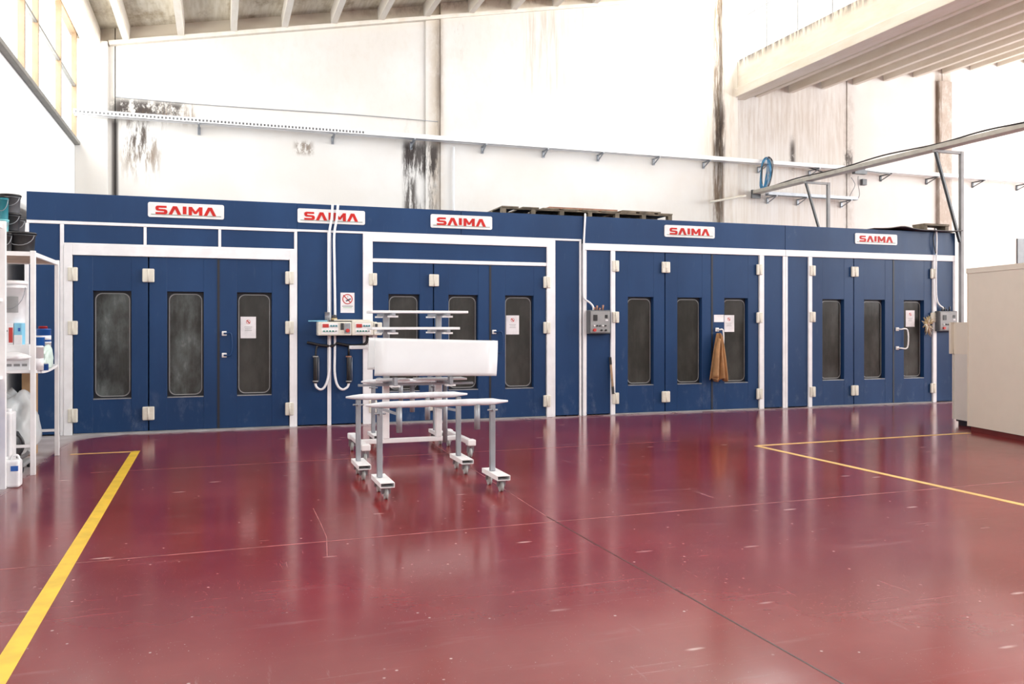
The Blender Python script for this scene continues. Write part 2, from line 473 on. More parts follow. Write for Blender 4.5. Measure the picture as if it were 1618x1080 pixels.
obj('column', bx(nb(), 12.82, 13.30, YB - .22, YB - .02, 0, 10.6, .012), 'plaster', wb)
obj('column', bx(nb(), 20.42, 20.9, YB - .10, YB + .02, 0, 8.9, .012), 'plaster', wb)
obj('column', bx(nb(), 4.70, 5.055, YB - .05, YB + .02, 0, ribz(4.7), .008), 'plaster', wb)
bm = nb()                                                # ledge that carries the purlin ends
bar(bm, (-2.2, YB - .07, ribz(-2.2) - .05), (12.7, YB - .07, ribz(12.7) - .05), .14, .09)
obj('ledge', bm, 'concrete', wb)
obj('shutter', bx(nb(), 23.60, 25.1, YB - .04, YB + .01, 0, 4.28, .01), 'dark_grey', wb)

# left wall with its high strip of windows
WZ0, WZ1 = 5.42, 7.74
bm = nb(); bx(bm, XL - .3, XL, YN, YB + .3, 0, WZ0); bx(bm, XL - .3, XL, YN, YB + .3, WZ1, 8.0)
struct('wall_left', bm, 'plaster_left')
w1 = strup('window_1', (XL, 6, WZ0))
obj('sill', bx(nb(), XL - .25, XL + .10, YN, YB - .01, WZ0 - .06, WZ0 + .02, .01), 'mullion_grey', w1)
obj('head', bx(nb(), XL - .1, XL + .03, YN, YB - .01, WZ1 - .05, WZ1 + .02), 'mullion', w1)
obj('transom', bx(nb(), XL - .05, XL + .02, YN, YB - .01, 6.575, 6.615), 'mullion_grey', w1)
mys = [19.86, 18.0, 15.86, 14.8, 12.7, 11.65, 9.5, 8.45, 6.3, 5.25, 3.1, 2.05, -.1, -1.15, -3.3, -4.35, -6.5, -7.9]
for y in mys:
    obj('mullion', bx(nb(), XL - .06, XL + .035, y - .035, y + .035, WZ0, WZ1), 'mullion', w1)
for a, b in zip(mys, mys[1:]):
    for z0, z1 in ((WZ0, 6.575), (6.615, WZ1)):
        obj('pane', bx(nb(), XL - .02, XL - .014, b + .03, a - .03, z0, z1), 'pane', w1)

# roof: two sawtooth bays of concrete purlins and panels
ce = strup('ceiling')
def roof_piece(name, mat, x0, x1, z0, z1, t):            # sloping slab from x0 to x1
    bm = nb(); v = []
    for y in (YN, YB + .25):
        v.append([bm.verts.new(p) for p in ((x0, y, z0), (x1, y, z1), (x1, y, z1 + t), (x0, y, z0 + t))])
    a, b = v
    bm.faces.new(a); bm.faces.new(b[::-1])
    for k in range(4): bm.faces.new((a[(k + 1) % 4], a[k], b[k], b[(k + 1) % 4]))
    return obj(name, bm, mat, ce)
bm = nb()
vv = [[bm.verts.new(p) for p in ((-.065, y, -.02), (.065, y, -.02), (.085, y, .34), (-.085, y, .34))] for y in (YN, YB - .02)]
bm.faces.new(vv[0]); bm.faces.new(vv[1][::-1])
for k in range(4): bm.faces.new((vv[0][(k + 1) % 4], vv[0][k], vv[1][k], vv[1][(k + 1) % 4]))
fin = None
xs1 = [-1.87 + 1.098 * k for k in range(-0, 14)]
for x in xs1:
    if fin is None: fin = obj('purlin', bm, 'concrete', ce); fin.location = (x, 0, ribz(x))
    else: dup_mesh(fin, (x, 0, ribz(x)), ce)
e1 = [XL] + xs1 + [XG]
for a, b in zip(e1, e1[1:]):
    roof_piece('roof_panel', 'ceiling_panel', a + .005, b - .005, ribz(a) + .29, ribz(b) + .29, .12)
xs2 = [XG + .75 + 1.098 * k for k in range(0, 15)]
for x in xs2: dup_mesh(fin, (x, 0, ribz2(x)), ce)
e2 = [XG] + xs2 + [XR]
for a, b in zip(e2, e2[1:]):
    roof_piece('roof_panel', 'ceiling_panel', a + .005, b - .005, ribz2(a) + .29, ribz2(b) + .29, .12)
obj('eave_beam', bx(nb(), -2.72, -2.36, YN, YB - .02, 7.52, 7.86, .02), 'concrete', ce)
bm = nb(); bx(bm, XG - .02, XG + .30, YN, YB - .02, 7.98, 8.74, .01); bx(bm, XG - .10, XG + .34, YN, YB - .02, 7.74, 7.98, .015)
obj('girder', bm, 'concrete', ce)

# glazing of the sawtooth above the girder
w2 = strup('window_2', (XG + .15, 6, 8.74))
zt = ribz(XG) + .28
obj('frame_rail', bx(nb(), XG + .10, XG + .2, YN, YB - .02, 8.74, 8.79), 'white_paint', w2)
obj('frame_rail', bx(nb(), XG + .10, XG + .2, YN, YB - .02, zt - .05, zt), 'white_paint', w2)
obj('glazing_bar', bx(nb(), XG + .13, XG + .16, YN, YB - .02, 9.90, 9.93), 'mid_grey', w2)
gy = [YB - .06 - 1.25 * k for k in range(23)]
for y in gy: obj('mullion', bx(nb(), XG + .12, XG + .17, y - .018, y + .018, 8.79, zt - .05), 'mid_grey', w2)
for a, b in zip(gy, gy[1:]):
    for z0, z1 in ((8.79, 9.90), (9.93, zt - .05)):
        obj('pane', bx(nb(), XG + .142, XG + .148, b + .018, a - .018, z0, z1), 'pane', w2)
# right side of the hall: low wall, open above for the added side light
struct('wall_right', bx(nb(), XR, XR + .3, YN, YB + .3, 0, 3.0), 'plaster_left')
# unseen wall added behind the camera to block low daylight, open above
struct('added_wall_front', bx(nb(), XL - .3, XR + .3, YN - .3, YN, 0, 4.0), 'plaster_left')

# ================================================================== the spray booths
def quad_panel(name, mat, par, x0, x1, z0, z1, y0=DB, y1=DB + .06, bev=.004):
    return obj(name, bx(nb(), x0, x1, y0, y1, z0, z1, bev, 1), mat, par)

# letters in a unit box: height 1
def letter_S():
    out = []
    o = [(.02, 0), (1.05, 0), (1.22, .06), (1.30, .18), (1.30, .40), (1.22, .53), (1.05, .60), (.42, .62), (.36, .66), (.36, .72), (.42, .76),
         (1.22, .76), (1.22, 1.0), (.28, 1.0), (.10, .94), (.02, .82), (.02, .60), (.10, .47), (.28, .40), (.90, .38), (.95, .34), (.95, .28), (.90, .24), (.02, .24)]
    return o
L_A = [(0, 0), (.38, 0), (.68, .62), (.72, .62), (1.0, 0), (1.40, 0), (.92, 1.0), (.48, 1.0)]
L_I = [(0, .10), (.40, .10), (.40, 1.0), (0, 1.0)]
L_M = [(0, 0), (.36, 0), (.36, .55), (.62, .18), (.86, .18), (1.14, .55), (1.14, 0), (1.52, 0), (1.52, 1.0), (1.16, 1.0), (.75, .46), (.36, 1.0), (0, 1.0)]
WORD = [(letter_S(), 0.0), (L_A, 1.42), (L_I, 2.98), (L_M, 3.62), (L_A, 5.28)]
def sign(par, x0, x1, z0, z1, line):
    pl = obj('sign_plate', poly_prism(nb(), rrect(x0, x1, z0, z1, .028), DB - .028, DB), 'sign_white', par)
    pl['label'] = 'white rounded sign plate with red capital letters'
    w = x1 - x0; h = (z1 - z0) * .58; s = h
    tot = 6.68
    sx = w * .80 / tot
    bx0 = x0 + w * .095; bz = z0 + (z1 - z0) * .20
    for P, o_ in WORD:
        bm = flat_letter(nb(), [(bx0 + (px + o_) * sx, bz + pz * s) for px, pz in P], DB - .034, DB - .027)
        obj('letter', bm, 'letter_red', pl)
    obj('underline', bx(nb(), x0 + w * .04, x1 - w * .04, DB - .0325, DB - .027, bz - .012, bz + .004), line, pl)

def hinge(par, x, z, w=.14, h=.2):
    bm = nb(); bx(bm, x - w / 2, x + w / 2, DB - .05, DB - .008, z - h / 2, z + h / 2, .014, 2)
    for dz in (-.05, 0, .05): bx(bm, x - w * .36, x + w * .36, DB - .054, DB - .048, z + dz - .012, z + dz + .012)
    tube(bm, [(x, DB - .052, z - h * .46), (x, DB - .052, z + h * .46)], .011, 8)
    obj('hinge', bm, 'cream', par)
def handle(par, x, z0, z1, mat, w=.12):
    bm = nb()
    p = smooth_path([(x, DB - .01, z1), (x + w * .15, DB - .07, z1), (x + w, DB - .075, z1 - .02), (x + w, DB - .075, z0 + .02), (x + w * .15, DB - .07, z0), (x, DB - .01, z0)], 5)
    tube(bm, p, .014, 8)
    h = obj('handle', bm, mat, par)
    for z in (z0, z1):
        obj('handle_plate', bx(nb(), x - .035, x + .035, DB - .03, DB, z - .035, z + .035, .008), 'white_paint', par)
def leaf(par, x0, x1, zt, wx0, hazy, hinges=(), hnd=None):
    WZA, WZB, WW = .505, 2.09, .515
    wx1 = wx0 + WW; g = .009; z0 = .02
    bm = nb()
    bx(bm, x0 + g, wx0, DB, DB + .11, z0, zt, .004, 1); bx(bm, wx1, x1 - g, DB, DB + .11, z0, zt, .004, 1)
    bx(bm, wx0, wx1, DB + .003, DB + .11, z0, WZA); bx(bm, wx0, wx1, DB + .003, DB + .11, WZB, zt)
    d = obj('door_leaf', bm, 'navy', par)
    # back of the recess with the rounded pane in its gasket
    obj('recess_panel', bx(nb(), wx0, wx1, DB + .098, DB + .109, WZA, WZB), 'shaded_navy', d)
    gx0, gx1, gz0, gz1 = wx0 + .022, wx1 - .022, WZA + .03, WZB - .03
    bm = nb(); o_ = rrect(gx0, gx1, gz0, gz1, .10); i_ = rrect(gx0 + .014, gx1 - .014, gz0 + .014, gz1 - .014, .088)
    n = len(o_)
    A = [bm.verts.new((x, DB + .080, z)) for x, z in o_]; B = [bm.verts.new((x, DB + .080, z)) for x, z in i_]; C2 = [bm.verts.new((x, DB + .098, z)) for x, z in o_]
    for k in range(n):
        bm.faces.new((A[k], A[(k + 1) % n], B[(k + 1) % n], B[k])); bm.faces.new((A[k], C2[k], C2[(k + 1) % n], A[(k + 1) % n]))
    obj('gasket', bm, 'mid_grey', d)
    bm = nb(); poly_prism(bm, i_, DB + .084, DB + .096)
    obj('glass_pane', bm, 'booth_glass_hazy' if hazy else 'booth_glass', d)
    obj('window_ledge', bx(nb(), wx0 + .004, wx1 - .004, DB - .004, DB + .085, WZA - .002, WZA + .010), 'galvanised', d)
    for hx, hz, hw in hinges: hinge(d, hx, hz, hw)
    if hnd: handle(d, *hnd)
    return d

def booth_shell(par, x0, x1, fx0=None, fx1=None):
    # side walls, back, roof behind the front
    obj('side_wall', bx(nb(), x0 + .01, x0 + .07, DB + .13, YB - .55, 0, HB - .06), 'navy', par)
    obj('side_wall', bx(nb(), x1 - .07, x1 - .01, DB + .13, YB - .55, 0, HB - .06), 'navy', par)
    obj('rear_wall', bx(nb(), x0 + .08, x1 - .08, YB - .62, YB - .55, 0, HB - .06), 'navy', par)
    obj('roof_panel', bx(nb(), x0 + .01, x1 - .01, DB + .07, YB - .5, HB - .06, HB - .005), 'navy', par)

# ---- booth one
b1 = thing('spray_booth', 'navy spray booth beside the shelving, three small panels above its doors', 'spray booth', (-.7, DB, 0), 'spray booths in a row')
booth_shell(b1, -2.576, 1.165)
quad_panel('fascia', 'navy', b1, -2.576, 1.165, 3.085, HB, DB - .01, DB + .06)
quad_panel('rail', 'white_frame', b1, -2.576, 1.165, 3.04, 3.085, DB - .02, DB + .08)
quad_panel('edge_trim', 'white_frame', b1, -2.60, -2.545, 0, 3.04, DB - .02, DB + .1)
quad_panel('side_panel', 'navy', b1, -2.543, -2.15, .02, 3.04)
quad_panel('frame_post', 'white_frame', b1, -2.15, -2.10, 0, 3.04, DB - .02, DB + .1)
quad_panel('door_post', 'white_frame', b1, -2.10, -1.99, 0, 2.745, DB - .03, DB + .1)
quad_panel('door_lintel', 'white_frame', b1, -1.99, 1.05, 2.60, 2.745, DB - .03, DB + .1)
quad_panel('rail', 'white_frame', b1, -2.10, 1.12, 2.745, 2.775, DB - .02, DB + .1)
quad_panel('door_post', 'white_frame', b1, 1.05, 1.14, 0, 2.745, DB - .03, DB + .1)
quad_panel('frame_post', 'white_frame', b1, 1.12, 1.165, 0, 3.04, DB - .02, DB + .1)
for a, b in ((-2.10, -1.045), (-1.005, 0.0), (.04, 1.12)):
    quad_panel('transom_panel', 'navy', b1, a, b, 2.775, 3.04)
for x in (-1.045, 0.0): quad_panel('mullion', 'white_frame', b1, x, x + .04, 2.775, 3.04, DB - .015, DB + .06)
sign(b1, -.985, .082, 3.19, 3.41, 'sign_line')
# ---- booth two
b2 = thing('spray_booth', 'navy spray booth with the cream button panel, behind the wheeled trestles', 'spray booth', (3.6, DB, 0), 'spray booths in a row')
booth_shell(b2, 1.165, 6.03)
quad_panel('fascia', 'navy', b2, 1.165, 3.82, 3.085, HB, DB - .01, DB + .06)
quad_panel('fascia', 'navy', b2, 3.826, 6.03, 3.085, HB, DB - .01, DB + .06)
quad_panel('rail', 'white_frame', b2, 1.165, 6.0, 3.05, 3.085, DB - .02, DB + .08)
quad_panel('side_panel', 'navy', b2, 1.175, 1.63, .02, 3.05)
quad_panel('frame_post', 'white_frame', b2, 1.63, 1.69, 0, 3.05, DB - .012, DB + .06)
quad_panel('side_panel', 'navy', b2, 1.69, 2.19, .02, 3.05)
quad_panel('door_post', 'white_frame', b2, 2.19, 2.345, 0, 3.05, DB - .03, DB + .1)
quad_panel('door_lintel', 'white_frame', b2, 2.345, 5.35, 2.93, 3.05, DB - .03, DB + .1)
quad_panel('transom_panel', 'navy', b2, 2.345, 5.35, 2.66, 2.93)
quad_panel('rail', 'white_frame', b2, 2.345, 5.35, 2.60, 2.66, DB - .02, DB + .1)
quad_panel('door_post', 'white_frame', b2, 5.35, 5.46, 0, 3.05, DB - .03, DB + .1)
quad_panel('frame_post', 'white_frame', b2, 5.46, 5.51, 0, 3.05, DB - .02, DB + .1)
quad_panel('side_panel', 'navy', b2, 5.51, 5.965, .02, 3.05)
quad_panel('frame_post', 'white_frame', b2, 5.965, 6.0, 0, 3.05, DB - .02, DB + .06)
sign(b2, 1.170, 2.222, 3.19, 3.412, 'sign_line')
sign(b2, 3.30, 4.36, 3.19, 3.412, 'sign_line')
# ---- booths three and four
b3 = thing('spray_booth', 'navy spray booth with the brown jacket hanging on its door', 'spray booth', (8.1, DB, 0), 'spray booths in a row')
booth_shell(b3, 6.06, 10.245)
quad_panel('fascia', 'navy', b3, 6.05, 10.243, 3.02, HB, DB - .01, DB + .06)
quad_panel('door_lintel', 'white_frame', b3, 6.05, 10.243, 2.90, 3.02, DB - .03, DB + .1)
quad_panel('frame_post', 'white_frame', b3, 6.035, 6.10, 0, 2.90, DB - .02, DB + .1)
quad_panel('side_panel', 'navy', b3, 6.10, 6.565, .02, 2.90)
quad_panel('door_post', 'white_frame', b3, 6.565, 6.65, 0, 2.90, DB - .03, DB + .1)
quad_panel('door_post', 'white_frame', b3, 9.66, 9.76, 0, 2.90, DB - .03, DB + .1)
quad_panel('side_panel', 'navy', b3, 9.76, 10.19, .02, 2.90)
quad_panel('frame_post', 'white_frame', b3, 10.19, 10.245, 0, 2.90, DB - .02, DB + .1)
sign(b3, 7.637, 8.681, 3.185, 3.40, 'sign_line')
b4 = thing('spray_booth', 'navy spray booth with a white door handle, beside the beige cabinet', 'spray booth', (12.3, DB, 0), 'spray booths in a row')
booth_shell(b4, 10.245, 14.44)
quad_panel('fascia', 'navy', b4, 10.249, 14.44, 3.02, HB, DB - .01, DB + .06)
quad_panel('door_lintel', 'white_frame', b4, 10.249, 14.42, 2.90, 3.02, DB - .03, DB + .1)
quad_panel('frame_post', 'white_frame', b4, 10.249, 10.30, 0, 2.90, DB - .02, DB + .1)
quad_panel('side_panel', 'navy', b4, 10.30, 10.77, .02, 2.90)
quad_panel('door_post', 'white_frame', b4, 10.77, 10.856, 0, 2.90, DB - .03, DB + .1)
quad_panel('door_post', 'white_frame', b4, 13.84, 13.93, 0, 2.90, DB - .03, DB + .1)
quad_panel('side_panel', 'navy', b4, 13.93, 14.385, .02, 2.90)
quad_panel('edge_trim', 'white_frame', b4, 14.385, 14.43, 0, 2.90, DB - .02, DB + .1)
sign(b4, 11.88, 12.915, 3.19, 3.40, 'sign_line')

def doors(b, x0, zt, hz, hazy, hnd, wd=3.005):
    xs = (x0, x0 + 1.01, x0 + 1.985, x0 + wd)
    W = [xs[0] + .262, xs[1] + .254, xs[2] + .272]
    leaf(b, xs[0], xs[1], zt, W[0], hazy[0], [(xs[0] + .005, z, .13) for z in hz] + [(xs[1], hz[0], .165), (xs[1], hz[2], .165)])
    leaf(b, xs[1], xs[2], zt, W[1], hazy[1])
    leaf(b, xs[2], xs[3], zt, W[2], hazy[2], [(xs[3], z, .13) for z in hz], hnd)
    # overlapping closing strip between the second and third leaf
    obj('closing_strip', bx(nb(), xs[2] - .012, xs[2] + .022, DB - .006, DB, .02, zt - .01), 'shaded_navy', b)
    obj('threshold', bx(nb(), x0, xs[3], DB - .01, DB + .1, 0, .018), 'mid_grey', b)
doors(b1, -1.988, 2.597, (2.322, 1.548, .283), (1, 1, 0), (.085, 1.13, 1.46, 'navy', .10), 3.036)
doors(b2, 2.344, 2.597, (2.322, 1.54, .28), (0, 0, 0), (4.40, 1.13, 1.47, 'navy', .12))
doors(b3, 6.65, 2.897, (2.63, 1.725, .288), (0, 0, 0), (8.74, 1.18, 1.50, 'white_paint', .09))
doors(b4, 10.856, 2.897, (2.635, 1.74, .295), (0, 0, 0), (12.93, 1.12, 1.50, 'white_paint', .20), 2.982)

# ================================================================== papers on the booths
def paper(name, u0, v0, u1, v1, yy, label, bits):
    a = aty(u0, v0, yy); b = aty(u1, v1, yy)
    t = thing(name, label, 'notice', ((a.x + b.x) / 2, yy, b.z))
    obj('sheet', bx(nb(), a.x, b.x, yy - .003, yy, b.z, a.z), 'paper', t)
    W, H = b.x - a.x, a.z - b.z
    for nm, kind, fx, fz, fw, fh, mt in bits:
        cx, cz = a.x + fx * W, b.z + fz * H
        bm = nb()
        if kind == 'ring':
            n = 32
            R, r = fw * W, fw * W * .82
            A = [bm.verts.new((cx + R * math.cos(2 * PI * k / n), yy - .0045, cz + R * math.sin(2 * PI * k / n))) for k in range(n)]
            B = [bm.verts.new((cx + r * math.cos(2 * PI * k / n), yy - .0045, cz + r * math.sin(2 * PI * k / n))) for k in range(n)]
            for k in range(n): bm.faces.new((A[k], A[(k + 1) % n], B[(k + 1) % n], B[k]))
            e = bmesh.ops.extrude_face_region(bm, geom=list(bm.faces))
            bmesh.ops.translate(bm, vec=(0, .0015, 0), verts=[g for g in e['geom'] if isinstance(g, bmesh.types.BMVert)])
        elif kind == 'bar':
            bx(bm, cx - fw * W / 2, cx + fw * W / 2, yy - .0045, yy - .0028, cz - fh * H / 2, cz + fh * H / 2)
        elif kind in ('slash', 'cig'):
            sgn = -1 if kind == 'slash' else 1
            dx, dz = fw * W / 2, sgn * fh * H / 2
            bar(bm, (cx - dx, yy - .0042, cz - dz), (cx + dx, yy - .0042, cz + dz), W * (.07 if kind == 'slash' else .10), .0018, up=(0, 1, 0))
        obj(nm, bm, mt, t)
    return t
paper('no_smoking_notice', 538, 462, 560, 494, DB, 'white no smoking notice with red ring on the navy side panel',
      [('red_ring', 'ring', .5, .68, .37, 0, 'red'), ('slash', 'slash', .45, .70, .5, .36, 'red'), ('cigarette', 'cig', .56, .64, .34, .12, 'ink'),
       ('smoke', 'bar', .52, .80, .05, .07, 'mid_grey'), ('text_line', 'bar', .5, .33, .78, .035, 'mid_grey'), ('text_line', 'bar', .5, .26, .62, .03, 'ink_green')])
gp = DB + .083
def doc(u0, v0, u1, v1, lab):
    paper('paper_notice', u0, v0, u1, v1, gp, lab,
          [('red_ring', 'ring', .5, .76, .14, 0, 'red'), ('slash', 'slash', .5, .76, .2, .15, 'red'),
           ('text_line', 'bar', .5, .52, .5, .02, 'mid_grey'), ('text_line', 'bar', .5, .44, .42, .02, 'mid_grey'), ('text_line', 'bar', .5, .36, .46, .02, 'mid_grey')])
doc(380, 500, 404.5, 534, 'white paper notice on the door window of the booth beside the shelving')
doc(799.5, 498, 820, 528, 'white paper notice on a door window behind the wheeled trestles')
doc(1143, 497.5, 1160, 524, 'white paper notice on the door window behind the brown jacket')
doc(1431, 490, 1445, 516, 'white paper notice on the window of the door with the white handle')
a, b = aty(1128, 497, DB - .001), aty(1143.5, 508.5, DB - .001)
tag(obj('paper_strip', bx(nb(), a.x, b.x, DB - .004, DB - .0005, b.z, a.z), 'paper'), 'small blank paper strip stuck on the door above the brown jacket', 'paper')

# ================================================================== control gear on the booths
# cream push button panel
a, b = aty(502.5, 508, DB - .25), aty(604, 529.5, DB - .25)
PX0, PX1, PZ0, PZ1 = a.x, b.x, b.z, a.z
cp = thing('button_panel', 'long cream control panel with rows of coloured push buttons', 'control panel', ((PX0 + PX1) / 2, DB - .12, PZ0))
pm = PX0 + (PX1 - PX0) * .52
for x0, x1, zt in ((PX0, pm - .004, PZ1), (pm, PX0 + (PX1 - PX0) * .86, PZ1 + .015), (PX0 + (PX1 - PX0) * .865, PX1, PZ1 - .01)):
    obj('housing', bx(nb(), x0, x1, DB - .25, DB, PZ0, zt, .015), 'cream', cp)
obj('top_tray', bx(nb(), PX0 + .25, PX1 - .18, DB - .22, DB - .01, PZ1 + .016, PZ1 + .035), 'cream', cp)
fy = DB - .25
def buttons(xa, xb):
    w = xb - xa; h = PZ1 - PZ0
    bm = nb(); bx(bm, xa, xb, fy - .004, fy + .002, PZ0 + .12 * h, PZ1 - .1 * h); obj('face_plate', bm, 'white_paint', cp)
    obj('display', bx(nb(), xa + .06 * w, xa + .42 * w, fy - .012, fy - .003, PZ0 + .58 * h, PZ0 + .84 * h), 'red', cp)
    for k in range(3):
        bm = nb(); tube(bm, [(xa + (.56 + .16 * k) * w, fy - .003, PZ0 + .70 * h), (xa + (.56 + .16 * k) * w, fy - .022, PZ0 + .70 * h)], .014, 12)
        obj('button', bm, 'teal', cp)
    for k in range(5):
        bm = nb(); tube(bm, [(xa + (.14 + .18 * k) * w, fy - .003, PZ0 + .32 * h), (xa + (.14 + .18 * k) * w, fy - .022, PZ0 + .32 * h)], .013, 12)
        obj('button', bm, 'green' if k < 4 else 'mid_grey', cp)
W = PX1 - PX0
buttons(PX0 + .055 * W, PX0 + .31 * W); buttons(PX0 + .575 * W, PX0 + .82 * W)
obj('meter', bx(nb(), PX0 + .345 * W, PX0 + .395 * W, fy - .014, fy, PZ0 + .42 * (PZ1 - PZ0), PZ0 + .9 * (PZ1 - PZ0), .004), 'charcoal', cp)
obj('stop_plate', bx(nb(), PX0 + .405 * W, PX0 + .50 * W, fy - .008, fy, PZ0 + .15 * (PZ1 - PZ0), PZ0 + .9 * (PZ1 - PZ0), .003), 'galvanised', cp)
bm = nb(); xx = PX0 + .452 * W; zz = PZ0 + .36 * (PZ1 - PZ0); tube(bm, [(xx, fy - .004, zz), (xx, fy - .02, zz), (xx, fy - .02, zz), (xx, fy - .04, zz)], [.018, .018, .03, .03], 16)
obj('stop_button', bm, 'red', cp)
bm = nb(); zz = PZ0 + .76 * (PZ1 - PZ0); tube(bm, [(xx, fy - .004, zz), (xx, fy - .02, zz)], .018, 14); obj('button', bm, 'mid_grey', cp)
obj('meter', bx(nb(), PX0 + .885 * W, PX0 + .925 * W, fy - .012, fy, PZ0 + .45 * (PZ1 - PZ0), PZ0 + .85 * (PZ1 - PZ0), .004), 'charcoal', cp)
bm = nb(); bx(bm, pm + .35, pm + .42, DB - .12, DB - .04, PZ0 - .22, PZ0); obj('support', bm, 'white_frame', cp)
# things standing on the panel
p = aty(517, 507, DB - .15)
bm = nb(); lathe(bm, [(.035, 0), (.038, .08), (.04, .15), (.042, .15), (.036, .145), (.034, .02)], (p.x, DB - .15, PZ1))
tag(obj('metal_cup', bm, 'galvanised'), 'small grey metal cup standing on the cream control panel', 'cup')
p = aty(528, 507, DB - .14)
c = thing('warning_beacon', 'small dark capped cream beacon on top of the control panel', 'beacon', (p.x, DB - .14, PZ1))
obj('base', lathe(nb(), [(.085, 0), (.085, .012), (.05, .02)], (p.x, DB - .14, PZ1)), 'black', c)
obj('body', lathe(nb(), [(.05, .018), (.046, .06)], (p.x, DB - .14, PZ1)), 'straw', c)
obj('cap', lathe(nb(), [(.04, .06), (.042, .075), (.03, .105), (.012, .11)], (p.x, DB - .14, PZ1)), 'charcoal', c)
p0, p1 = aty(487, 508, DB - .2), aty(512, 504.5, DB - .2)
bm = nb(); tube(bm, [Vector((p0.x, DB - .2, PZ1 + .010)), Vector((p1.x + .05, DB - .2, PZ1 + .012))], .010, 8)
tag(obj('blue_rod', bm, 'sky_blue'), 'light blue rod lying across the end of the control panel', 'rod')

# conduits that drop over the fascia to the two black filters
def conduit(name, pts, r, lab, mat='white_frame', group=None, k=6, cat='conduit'):
    bm = nb(); tube(bm, smooth_path(pts, k), r, 8)
    return tag(obj(name, bm, mat), lab, cat, group)
yc = DB - .05
def ap(u, v, y=yc): return aty(u, v, y)
conduit('cable_conduit', [ap(525.5, 323), ap(524, 345), ap(520, 372), ap(519, 420), ap(520, 500), ap(520.5, 560), ap(519, 592), ap(514, 609), ap(507, 615), ap(500, 611), ap(498, 603)], .019,
        'white conduit over the fascia curving left to a black filter', group='conduits to the black filters')
conduit('cable_conduit', [ap(534, 323), ap(532, 345), ap(528, 372), ap(528.5, 420), ap(529.5, 500), ap(529, 560), ap(529, 590), ap(533, 608), ap(541, 615), ap(549, 611), ap(551.5, 603)], .019,
        'white conduit over the fascia curving right to a black filter', group='conduits to the black filters')
for u, v0, v1, lab in ((498.5, 561, 605, 'slim black cylindrical filter with clear rod, on the open navy panel'), (551, 561, 605, 'slim black cylindrical filter with brown collar, beside the white door post')):
    t0, t1 = ap(u, v0), ap(u, v1)
    f = thing('air_filter', lab, 'filter', tuple(t1), 'black filters under the control panel')
    obj('body', lathe(nb(), [(.030, 0), (.036, .01), (.036, t0.z - t1.z - .03), (.028, t0.z - t1.z)], (t1.x, yc, t1.z)), 'black', f)
    obj('collar', lathe(nb(), [(.045, 0), (.045, .02)], (t1.x, yc, t0.z - .03)), 'plywood' if u > 520 else 'mid_grey', f)
    obj('collar', lathe(nb(), [(.045, 0), (.045, .02)], (t1.x, yc, t1.z + .02)), 'mid_grey', f)
    obj('rod', tube(nb(), [(t1.x + .05, yc, t1.z + .03), (t1.x + .05, yc, t0.z - .03)], .006, 6), 'galvanised', f)
bm = nb(); tube(bm, smooth_path([ap(485, 541), ap(492, 542), ap(510, 545.5), ap(527, 546), ap(531, 542), ap(540, 543.5), ap(553, 545.5), ap(570, 545), ap(579, 541), ap(581, 530)], 5), .022, 8)
tube(bm, smooth_path([ap(511, 545), ap(501, 547), ap(498.5, 562)], 5), .015, 8); tube(bm, [ap(551, 545), ap(551, 562)], .018, 8)
tag(obj('rubber_hose', bm, 'black'), 'black hose running below the control panel to both filters', 'hose')

# dark control boxes
def cbox(u0, v0, u1, v1, lab, drop, redx):
    y0 = DB - .14
    a, b = aty(u0, v0, y0), aty(u1, v1, y0)
    t = thing('control_box', lab, 'control box', ((a.x + b.x) / 2, DB - .07, b.z), 'dark control boxes')
    obj('housing', bx(nb(), a.x, b.x, y0, DB, b.z, a.z, .012), 'dark_grey', t)
    w, h = b.x - a.x, a.z - b.z
    obj('lid', bx(nb(), a.x + .02, b.x - .02, y0 - .012, y0, b.z + .02, a.z - .02, .008), 'mid_grey', t)
    f = y0 - .012
    obj('meter', bx(nb(), a.x + .18 * w, a.x + .36 * w, f - .008, f, b.z + .55 * h, b.z + .80 * h), 'black', t)
    obj('plate', bx(nb(), a.x + .74 * w, a.x + .86 * w, f - .004, f, b.z + .54 * h, b.z + .60 * h), 'paper', t)
    obj('meter', bx(nb(), a.x + .72 * w, a.x + .84 * w, f - .006, f, b.z + .66 * h, b.z + .80 * h), 'black', t)
    for k in range(5):
        obj('button', tube(nb(), [(a.x + (.22 + .13 * k) * w, f, b.z + .34 * h), (a.x + (.22 + .13 * k) * w, f - .02, b.z + .34 * h)], .014, 10), 'white_paint' if k in (0, 3) else 'black', t)
    obj('stop_button', tube(nb(), [(a.x + .22 * w, f, b.z + .16 * h), (a.x + .22 * w, f - .035, b.z + .16 * h)], .028, 14), 'red', t)
    for q in (.55, .75): obj('button', tube(nb(), [(a.x + q * w, f, b.z + .15 * h), (a.x + q * w, f - .02, b.z + .15 * h)], .018, 10), 'black', t)
    bm = nb()
    for q, hh in ((.3, .05), (.42, .08), (.55, .04), (.7, .09)): tube(bm, [(a.x + q * w, DB - .07, a.z), (a.x + q * w + .01, DB - .07, a.z + hh)], .016, 8)
    obj('cable_gland', bm, redx, t)
    return a, b
cbox(931, 489.5, 965, 527, 'dark grey control box beside the jacket booth, fed by a white conduit', 0, 'plywood')
cbox(1484, 491, 1513, 523, 'dark grey control box at the booth corner by the beige cabinet', 0, 'charcoal')
y2 = DB - .06
conduit('cable_conduit', [ap(924.5, 338, y2 + .1), ap(924.5, 344, y2), ap(923, 372, y2), ap(922, 400, y2), ap(922, 462, y2), ap(924, 472, y2), ap(932, 478, y2), ap(937, 484, y2), ap(937.5, 491, y2)], .017, 'white conduit dropping between two booths to a dark control box')
